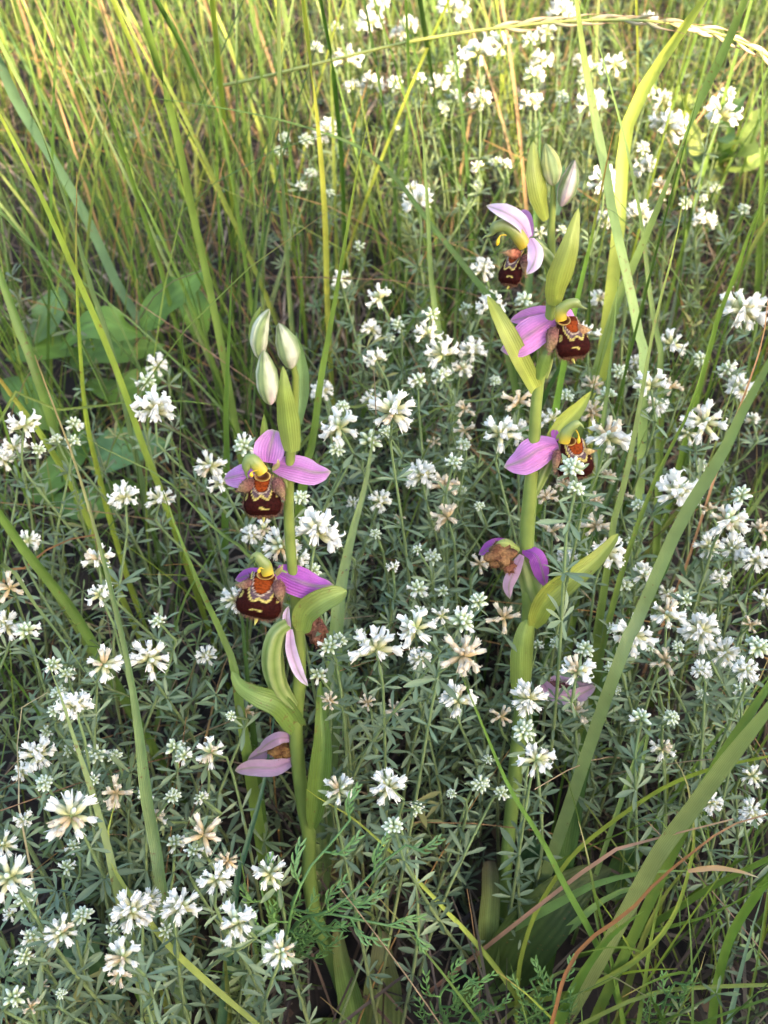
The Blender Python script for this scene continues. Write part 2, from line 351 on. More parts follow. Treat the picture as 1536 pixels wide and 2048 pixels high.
def build_litter():
    b = B()
    STR = [(.20, .15, .10), (.14, .095, .07), (.09, .06, .045), (.26, .20, .15), (.07, .045, .035), (.17, .10, .06)]
    for i in range(11000):
        y = rng.uniform(-.1, 1.5); x = rng.uniform(-.35-.42*max(y, 0), .35+.42*max(y, 0))
        L = rng.uniform(.02, .11); az = rng.uniform(0, PI); z0 = gz(x, y)+rng.uniform(0, .028)
        d = np.array([math.cos(az), math.sin(az), TS*math.sin(az)+rng.normal(0, .16)])
        p0 = np.array([x, y, z0]); c = np.array([p0, p0+d*L*.5+[0, 0, rng.uniform(0, .012)], p0+d*L])
        c = catmull(c, 5)
        if blocks(c, .22): continue
        col = np.array(STR[rng.integers(6)])*rng.uniform(.5, 1.1)*(.62+1.3*np.clip((y-.3)/.25, 0, 1))  # near straw darkened to deepen the shaded gaps; drier, paler straw farther up
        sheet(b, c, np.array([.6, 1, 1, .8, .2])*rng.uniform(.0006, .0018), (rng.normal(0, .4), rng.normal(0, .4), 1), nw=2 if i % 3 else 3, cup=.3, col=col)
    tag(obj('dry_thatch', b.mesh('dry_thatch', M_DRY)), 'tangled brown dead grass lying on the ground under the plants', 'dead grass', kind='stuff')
    b = B()
    for i in range(1100):       # upright dead stalks
        y = rng.uniform(.0, 1.35); x = rng.uniform(-.3-.42*y, .3+.42*y)
        px, py, z = proj(np.array([x, y, gz(x, y)]))
        c = blade_pts(np.array([x, y, gz(x, y)]), rng.uniform(.04, .15 if py > 900 else .22), abs(rng.normal(0, .5)), rng.uniform(0, 2*PI), abs(rng.normal(0, .4)), 7)
        if blocks(c, .23): continue
        col = np.array([(.34, .20, .09), (.42, .30, .18), (.22, .13, .08), (.40, .22, .07)][rng.integers(4)])*rng.uniform(.6, 1.1)
        tube(b, c, np.linspace(.00045, .0002, 7), 3, col=col)
    tag(obj('dead_stalks', b.mesh('dead_stalks', M_DRY)), 'thin orange brown dead stalks standing among the grass', 'dead grass', kind='stuff')
    b = B()
    for i in range(2600):       # crumbled leaf litter
        y = rng.uniform(-.1, 1.4); x = rng.uniform(-.3-.42*max(y, 0), .3+.42*max(y, 0)); L = rng.uniform(.003, .011)
        az = rng.uniform(0, 2*PI); p0 = np.array([x, y, gz(x, y)+rng.uniform(.001, .010)])
        d = np.array([math.cos(az), math.sin(az), rng.normal(0, .4)]); c = catmull([p0, p0+d*L*.5+[0, 0, L*.2], p0+d*L], 4)
        sheet(b, c, np.array([.3, 1, .9, .1])*L*.5, (rng.normal(0, .5), rng.normal(0, .5), 1), col=np.array([(.10, .045, .02), (.07, .045, .03), (.05, .03, .02), (.16, .10, .055)][rng.integers(4)]))
    tag(obj('leaf_litter', b.mesh('leaf_litter', M_LITTER)), 'crumbled dark brown leaf litter on the soil', 'leaf litter', kind='stuff')
build_litter()

# ------------------------------------------------------------------ clover pieces (unit templates)
GREY = (.140, .182, .092)
def leaflet_tpl(v=0):
    n = 6; t = np.linspace(0, 1, n); c = np.stack([t, 0*t, [.0, .10, -.06][v % 3]*4*t*(1-t)+[-.10, .06, -.22][v % 3]*t*t], -1)
    wd = np.array([.06, .10, .155, .205, .165, .03])*[1, .85, 1.12][v % 3]
    return c, wd
def leaflet_mesh(v):
    b = B(); c, wd = leaflet_tpl(v)
    sheet(b, c, wd, (0, 0, 1), cup=.35, nw=3, col=lambda u, vv: np.array(GREY)[None, :]*(1+.22*(np.abs(u-.5) < .1)[:, None]))
    return b.mesh('leaflet', M_GREYLEAF)
LEAFLETS = [leaflet_mesh(v) for v in range(3)]
def leaf_layout(v):
    r = random.Random(50+v); L = []
    k = 5 + (v % 2)
    for i in range(k):
        a = -1.9+3.8*i/(k-1)+r.uniform(-.15, .15)
        if v % 3 == 2: a = 2*PI*i/k
        L.append((a, r.uniform(.0, .75), r.uniform(.75, 1.1)*(1 if abs(a) < 1.5 else .85), r.randrange(3), r.uniform(-.5, .5)))
    return L
LAYOUTS = [leaf_layout(v) for v in range(6)]
def leaf_mats(v):
    """leaf frame: x outward, z up; unit = leaflet length"""
    out_ = []
    for a, el, s, mv, roll in LAYOUTS[v]:
        M = Matrix.Rotation(a, 4, 'Z') @ Matrix.Rotation(-el, 4, 'Y') @ Matrix.Rotation(roll, 4, 'X') @ Matrix.Translation((.05, 0, 0)) @ Matrix.Scale(s, 4)
        out_.append((M, mv))
    return out_
LEAFMATS = [leaf_mats(v) for v in range(6)]
def nub_mesh():
    b = B(); tube(b, [(-.04, 0, -.02), (0, 0, 0), (.07, 0, .02), (.1, 0, .02)], [.03, .05, .045, .004], 5, col=(.16, .20, .09)); return b.mesh('leaf', M_STEM)
NUB = nub_mesh()
def joined_leaf(v):
    b = B(); c, wd = None, None
    for M, mv in LEAFMATS[v]:
        c, wd = leaflet_tpl(mv); m = np.array(M); R = m[:3, :3]; T = m[:3, 3]
        sheet(b, c@R.T+T, wd*np.linalg.norm(R[:, 0]), R@np.array([0, 0, 1]), cup=.35, nw=3, col=np.array(GREY))
    return b
JLEAF_B = [joined_leaf(v) for v in range(6)]
JLEAF = [b.mesh('leaf', M_GREYLEAF) for b in JLEAF_B]
def floret(kind, v):
    """unit floret along +x; z is its upper side"""
    r = random.Random(v*11+len(kind)); b = B()
    cal = {'open': (.56, .54, .27), 'bud': (.42, .49, .22), 'buff': (.56, .41, .22)}[kind]
    wh = {'open': (.86, .83, .76), 'bud': (.72, .77, .60), 'buff': (.75, .65, .50)}[kind]
    bend = r.uniform(-.02, .22)
    if kind == 'bud':
        tube(b, [(0, 0, 0), (.2, 0, .01), (.45, 0, .03), (.66, 0, .04), (.84, 0, .03), (.93, 0, .02)], [.06, .14, .19, .17, .11, .01], 6,
             col=grad([(0, (.24, .33, .12)), (.45, cal), (.7, wh), (1, (.85, .85, .8))]), ribs=.08, ribn=5)
        return b.mesh('floret', M_FLOWER)
    tube(b, [(0, 0, 0), (.15, 0, .005), (.36, 0, .02), (.58, 0, .03), (.66, 0, .04)], [.05, .105, .15, .135, .08], 6, col=grad([(0, (cal[0]*.7, cal[1]*.85, cal[2]*.6)), (.5, cal), (1, lerp(cal, wh, np.array(.6)))]))
    for k in range(5):      # calyx teeth
        a = k*2*PI/5+.3; d = np.array([0, math.cos(a), math.sin(a)])
        b.add([np.array([.50, 0, .03])+d*.115+np.cross(d, [1, 0, 0])*.03, np.array([.50, 0, .03])+d*.115-np.cross(d, [1, 0, 0])*.03, np.array([.72, 0, .04])+d*.13], t=[[0, 1, 2]], c=lerp(cal, wh, np.array(.3)))
    # keel and wings: a blunt closed snout; banner: a spoon bent up and back
    op = r.uniform(.5, 1) if kind == 'open' else r.uniform(0, .4)
    tube(b, [(.56, 0, .03), (.72, 0, .02), (.88, 0, -.01-bend), (1.0, 0, -.04-bend), (1.05, 0, -.05-bend)], [.10, .135, .15, .105, .01], 6, col=wh, flat=.8)
    for s in (-1, 1):
        c = catmull([(.55, s*.05, .03), (.78, s*(.13+.04*op), .03), (.96, s*(.16+.07*op), -.02-bend), (1.06, s*(.16+.1*op), -.05-bend)], 5)
        sheet(b, c, [.08, .15, .18, .13, .04], (0, -s*.9, .5), cup=.4, nw=3, col=wh)
    c = catmull([(.56, 0, .08), (.74, 0, .14), (.92, 0, .19+.05*op), (1.02+.02*op, 0, .26+.10*op), (1.0, 0, .33+.13*op)], 7)
    sheet(b, c, np.array([.14, .20, .25, .28, .26, .19, .05])*r.uniform(.8, 1.15), (-.6, 0, .8), cup=-.7, nw=5, col=grad([(0, cal), (.3, wh), (1, wh)]))
    return b.mesh('floret', M_FLOWER)
FLORETS = {k: [floret(k, v) for v in range(8)] for k in ('open', 'bud', 'buff')}
def core_mesh(col):
    b = B(); tube(b, [(0, 0, -.16), (0, 0, -.08), (0, 0, .02), (0, 0, .10), (0, 0, .13)], [.03, .09, .14, .08, .003], 8, col=col, ref=(1, .1, 0)); return b.mesh('flower_head', M_STEM)
CORE = {'open': core_mesh((.22, .30, .10)), 'bud': core_mesh((.20, .30, .11)), 'buff': core_mesh((.36, .27, .12))}
def head_layout(kind, v):
    r = random.Random(300+v); L = []
    n = {'open': [18, 15, 21, 11, 14, 9, 17, 13, 20, 16][v % 10], 'bud': [26, 18, 22, 14][v % 4], 'buff': [7, 10, 5, 12, 8][v % 5]}[kind]
    ga = PI*(3-5**.5)
    for i in range(n):
        f = (i+.5)/n
        th = math.acos(1-f*(1.28 if kind != 'buff' else 1.2))      # 0 at the top of the head, past the equator at the rim
        th = th*1.02+r.uniform(-.2, .2); ph = i*ga+r.uniform(-.25, .25)
        s = r.uniform(.80, 1.1)*(1.0 if th > .7 else .86)
        if kind == 'bud': s *= .82
        kk = kind
        if kind == 'open' and th < .7 and r.random() < [.3, .8, .5][v % 3]: kk = 'bud'; s *= .9
        if kind == 'open' and v % 3 == 1 and r.random() < .16: kk = 'buff'; s *= .85
        if kind == 'open' and r.random() < .06: continue
        if kind == 'bud' and v % 2 and th > 1.2 and r.random() < .4: kk = 'open'
        L.append((ph, th, s, r.randrange(8), r.uniform(-.5, .5), kk))
    return L
def head_mats(kind, v):
    R = []
    for ph, th, s, mv, roll, kk in head_layout(kind, v):
        # x axis turned from +z by th towards azimuth ph
        M = Matrix.Rotation(ph, 4, 'Z') @ Matrix.Rotation(-(PI/2-th), 4, 'Y') @ Matrix.Rotation(roll, 4, 'X') @ Matrix.Translation((.06, 0, 0)) @ Matrix.Scale(s, 4)
        R.append((M, mv, kk))
    return R
HEADM = {k: [head_mats(k, v) for v in range(12)] for k in ('open', 'bud', 'buff')}

def frame_mat(pos, zaxis, spin, scale):
    q = Vector(zaxis).to_track_quat('Z', 'Y') @ Quaternion((0, 0, 1), spin)
    return Matrix.Translation(pos) @ q.to_matrix().to_4x4() @ Matrix.Scale(scale, 4)

# heads read off the photograph: x, y, width, kind (o open, b budding, w withered buff), optional height
HEADS = """695 123 60 o|742 47 52 o|669 57 35 b|759 7 42 o|799 70 36 o|819 50 35 o|905 23 60 o|955 110 72 o|1002 90 50 o|962 203 45 o|632 97 38 b|655 262 55 o|612 280 36 b|569 277 34 b|559 303 30 b
745 170 44 o|789 167 44 b|709 177 38 o|875 170 44 o|909 143 46 b|839 157 34 b|839 407 62 o|822 382 38 o|602 373 26 b|622 347 26 b|659 387 25 b|955 333 30 b|990 325 30 b|1012 329 28 b|955 370 26 b
792 257 18 b|719 493 28 b|965 540 50 o|759 597 50 o|682 560 36 o|742 660 42 o|795 650 36 b|779 675 26 b|855 670 52 o|979 613 58 o|885 217 34 b|912 193 38 b|1061 207 50 o|1084 123 44 o|1067 150 50 b
1061 80 44 b|1124 27 58 o|1091 63 38 o|1297 43 36 o|1227 130 46 o|1187 140 44 b|1164 127 38 o|1184 207 54 o|1124 197 38 b|1167 163 34 b|1324 200 40 o|1297 183 34 b|1334 257 74 o|1441 233 74 o|1452 190 44 b
1284 297 38 b|1294 337 48 o|1209 370 66 o|1321 377 44 w|1277 430 56 o|1371 407 35 b|1407 397 24 b|1407 443 46 o|1487 420 34 b|1431 377 24 b|1207 440 36 o|1124 460 24 b|1081 467 24 o|1047 603 50 b|1484 623 90 o
1176 668 46 o|1341 690 60 o|310 820 86 o|313 733 48 o|293 766 44 b|47 853 64 o|147 848 40 b|147 884 38 b|113 880 34 b|77 900 38 b|30 896 50 o|7 920 50 o|250 996 58 o|320 1000 54 o|420 933 58 o|443 966 50 o
487 893 54 b|57 1083 46 o|197 1120 58 o|200 1190 50 o|317 1243 36 b|470 1200 54 o|20 1176 58 w|503 1070 40 o|13 1253 55 o|53 1263 58 b|207 1330 70 o|298 1318 76 o|107 1330 40 b|133 1348 38 b|885 710 70 o|945 703 52 o
882 753 42 b|922 738 46 o|645 783 46 o|685 813 34 b|785 826 92 o|679 856 74 o|739 883 60 b|675 898 44 b|742 798 36 o|929 820 40 w|929 862 44 w|869 885 28 w|925 892 40 b|999 870 74 o|842 953 64 o|889 973 54 w
895 1036 62 w|759 1003 44 o|799 1036 22 w|602 996 42 b|635 1066 92 o|562 1093 72 o|528 1060 42 o|595 1123 50 o|625 1143 44 b|835 1180 46 b|885 1183 34 b|835 1100 28 b|955 1203 50 b|882 1232 40 o|925 1243 62 b|832 1258 76 o
752 1300 92 o|925 1312 88 w|1008 1236 60 w|659 1293 50 b|678 1282 40 b|637 1350 44 b|839 1320 46 o|959 1013 28 b|922 983 32 b|1037 804 62 w|1032 862 54 o|1131 793 40 b|1214 793 50 b|1104 840 46 o|1184 826 50 w
1214 876 88 o|1092 996 44 w|1104 1063 58 w|1191 1053 54 w|1301 773 70 o|1341 775 44 w|1311 812 50 o|1454 740 44 b|1401 720 40 b|1481 780 56 o|1407 846 78 o|1351 990 88 o|1481 990 50 b|1454 1043 78 o|1521 1060 44 w
1211 1106 74 o|1134 1113 40 o|1287 1150 50 o|1417 1093 50 o|1464 1098 54 o|1511 1122 58 o|1334 1188 36 o|1334 1230 68 o|1371 1200 36 b|1267 1273 78 o|1401 1263 78 o|1167 1300 50 b|1154 1345 72 o|1331 1323 56 w|1111 1286 30 b
1074 1290 28 b|1447 1306 58 o|1514 1293 62 b|1490 1342 50 o|117 1386 42 b|150 1416 70 o|107 1422 36 b|77 1510 66 o|93 1463 30 b|90 1566 44 b|193 1510 50 b|230 1513 38 b|187 1560 32 b|137 1502 30 b|143 1633 102 o
233 1586 62 w|350 1496 50 b|369 1512 42 b|423 1506 58 o|345 1593 40 b|312 1636 42 o|7 1690 52 o|147 1693 36 b|133 1736 38 b|350 1686 44 b|407 1670 74 w|20 1756 84 o|50 1798 54 b|455 1722 42 w|433 1760 66 o|263 1823 78 o
297 1800 48 o|360 1816 72 o|477 1846 80 o|123 1866 66 o|167 1832 50 b|247 1916 72 o|50 1913 46 b|27 1996 52 b|332 1862 36 b|678 1581 62 o|779 1575 70 o|788 1655 56 b|831 1618 36 b|540 1747 66 o|562 1903 66 o|915 1402 74 o
1002 1433 46 w|1152 1425 50 w|961 1567 46 b|1002 1587 38 b|903 1587 26 b|974 1520 28 b|1282 1437 50 b|1344 1436 40 b|1324 1499 48 o|1504 1553 44 o|1421 1606 44 o|1501 1623 50 o|492 1423 36 w|463 1432 28 b""".replace('\n', '|').split('|')
FRONT = [(1144, 936, 58, 'b', .288), (1151, 978, 46, 'b', .291), (1057, 1398, 72, 'o', .318), (1049, 1463, 60, 'b', .322), (1073, 1520, 66, 'o', .318)]
SPRIG_BASES = []
LOOKS = {'o': 'open white clover sprig', 'b': 'green budding clover sprig', 'w': 'withered clover sprig'}
def sprig(px, py, size, kind, dp=None):
    k = {'o': 'open', 'b': 'bud', 'w': 'buff'}[kind]
    h = .145+.035*(size-62)/40+rng.normal(0, .008)
    if py > 1450: h -= .02
    if kind == 'b': h += .008
    h = max(.075, min(.19, h))
    P = Dp(px, py, dp) if dp else G(px, py, h)
    for _ in range(12):
        ok = not blocks([P], .2) or dp
        if ok: break
        h -= .012; P = G(px, py, max(h, .03))
    d = depth(P); R = size/2*d/FPX/1.0*(1.08 if kind == 'b' else 1.0)
    for _ in range(20):
        off = rng.normal(0, .022, 2)*[1, .7]+[0, -.006]
        bx, by = P[0]+off[0], P[1]+off[1]; base = np.array([bx, by, gz(bx, by)-.004])
        mid = (P*.55+base*.45)+np.array([*rng.normal(0, .006, 2), 0]); mid[:2] = mid[:2]*.8+base[:2]*.2
        ax = N(np.array([rng.normal(0, .28), rng.normal(-.12, .28), 1])); neck = P-ax*R*.2
        c = catmull([base, mid, neck-ax*.012, neck], 14)
        if dp or not blocks(c[:-2], .2): break
    SPRIG_BASES.append(base)
    root = bpy.data.objects.new('clover_sprig', None); COL.objects.link(root); root.location = base
    tag(root, cat='flower', group='white clover sprigs growing among the orchids')
    later_label(root, ('large ' if size > 77 else 'small ' if size < 42 else '')+LOOKS[kind], px, py)
    b = B(); tube(b, c, np.linspace(.00085, .00048, 14), 5, col=grad([(0, (.14, .15, .06)), (1, (.15, .21, .08))]))
    obj('stem', b.mesh('stem', M_STEM, base), root)
    hv = int(rng.integers(12)); spin = rng.uniform(0, 2*PI)
    head = obj('flower_head', CORE[k], root, mat4=frame_mat(Vector(P-base), ax, spin, R))
    for M, mv, kk in HEADM[k][hv]:
        obj('floret', FLORETS[kk][mv], head, mat4=M)
    # leaves down the stem
    L = np.r_[0, np.cumsum(np.linalg.norm(np.diff(c, axis=0), axis=1))]; s = L[-1]-R*.35; i = 0; az = rng.uniform(0, 6.3)
    fine = py > 560
    while s > .03 and i < 7:
        p = np.array([np.interp(s, L, c[:, j]) for j in range(3)]); az += 2.4+rng.uniform(-.4, .4)
        ll = rng.uniform(.0066, .0108)*(.8 if i == 0 else 1)*(.9+.002*size*.5)
        v = int(rng.integers(6)); tilt = rng.uniform(.1, .5)
        M = Matrix.Translation(Vector(p-base)) @ Matrix.Rotation(az, 4, 'Z') @ Matrix.Rotation(-tilt, 4, 'Y') @ Matrix.Scale(ll, 4)
        if dp and i < 1: pass
        test = [p]+[p+np.array([math.cos(az+q), math.sin(az+q), .2])*ll for q in (-1.6, -.8, 0, .8, 1.6)]
        if dp or not blocks(test, .2):
            if fine and i < 3:
                lf = obj('leaf', NUB, root, mat4=M)
                for m_, mv in LEAFMATS[v]: obj('leaflet', LEAFLETS[mv], lf, mat4=m_)
            else: obj('leaf', JLEAF[v], root, mat4=M)
        s -= rng.uniform(.013, .022)*(1 if i else .7); i += 1
for q in HEADS:
    a = q.split(); sprig(int(a[0]), int(a[1]), int(a[2]), a[3])
for a in FRONT: sprig(*a)
done = [(int(q.split()[0]), int(q.split()[1])) for q in HEADS]
k = 0
while k < 58:        # the smaller heads half lost between the others
    x, y = rng.uniform(560, 1530), rng.uniform(560, 1420)
    if k > 44: x, y = rng.uniform(10, 430), rng.uniform(1250, 2030)
    if min(math.hypot(x-a, y-b_) for a, b_ in done) < 34 or np.hypot(KA[:, 0]-x, KA[:, 1]-y).min() < 50 or (x > 1200 and y < 900 and rng.uniform() < .6): continue
    done.append((x, y)); k += 1; sprig(x, y, rng.uniform(26, 46), 'bobw'[int(rng.integers(4))])

# leafy flowerless clover shoots filling the bank
def build_undergrowth():
    b = B(); bs = B(); n = 0; tr = 0
    T = [(np.concatenate(j.v), np.concatenate(j.q), np.concatenate(j.u)) for j in JLEAF_B]
    def dens(px, py):
        if px < 620 and py < 720: return .08
        if px < 420 and py < 1000: return .25
        if px < 560 and py < 1250: return .45
        if px > 1150 and py > 1600: return .10
        if px > 1250 and 450 < py < 1700: return .35
        if px > 640 and py > 1720: return .12
        return 1
    while n < 1650 and tr < 20000:
        tr += 1
        y = rng.uniform(.0, 1.25); x = rng.uniform(-.26-.42*y, .26+.42*y); g = gz(x, y)
        px, py, z = proj(np.array([x, y, g+.05]))
        if rng.uniform() > dens(px, py): continue
        h = rng.uniform(.03, .125); az0 = rng.uniform(0, 6.3); ln = abs(rng.normal(0, .3))
        c = blade_pts(np.array([x, y, g]), h, ln, az0, .1, 7)
        if blocks(c, .24): continue
        n += 1; tone = rng.uniform(.55, 1.15)*np.array([rng.uniform(.85, 1.1), 1, rng.uniform(.5, 1.1)])
        if rng.uniform() < .06: tone = np.array([1.6, 1.15, .7])
        tube(bs, c, np.linspace(.0007, .0004, 7), 4, col=(.12, .15, .06))
        s = 1.0; az = rng.uniform(0, 6)
        while s > .12:
            p = np.array([np.interp(s*6, range(7), c[:, j]) for j in range(3)]); az += 2.4; ll = rng.uniform(.0066, .0108)
            v, q, u = T[int(rng.integers(6))]
            m = np.array(Matrix.Rotation(az, 3, 'Z') @ Matrix.Rotation(-rng.uniform(0, .6), 3, 'Y'))
            vv = v@m.T*ll+p
            if not blocks(vv[::6], .2): b.add(vv, q, c=np.array(GREY)*tone*rng.uniform(.8, 1.1), u=u)
            s -= rng.uniform(.012, .02)/h
    tag(obj('clover_foliage', b.mesh('clover_foliage', M_GREYLEAF)), 'dense grey green clover foliage without flowers filling the bank', 'foliage', kind='stuff')
    tag(obj('clover_stems', bs.mesh('clover_stems', M_STEM)), 'thin woody stems of the flowerless clover shoots', 'foliage', kind='stuff')
build_undergrowth()

# ------------------------------------------------------------------ grass blades one can point at
CG = dict(pale=(.19, .25, .085), green=(.125, .20, .035), deep=(.06, .12, .022), yel=(.27, .31, .05), blue=(.13, .20, .13), teal=(.07, .14, .07),
          bright=(.36, .38, .07), dry=(.42, .26, .13), brown=(.24, .11, .04), salmon=(.48, .27, .17), straw=(.45, .36, .20), olive=(.18, .22, .045))
LK = dict(pale='pale green', green='fresh green', deep='dark green', yel='yellow green', blue='blue green', teal='dark bluish', bright='bright yellow', dry='dry tan', brown='brown dead', salmon='pinkish dry', straw='straw coloured', olive='olive green')
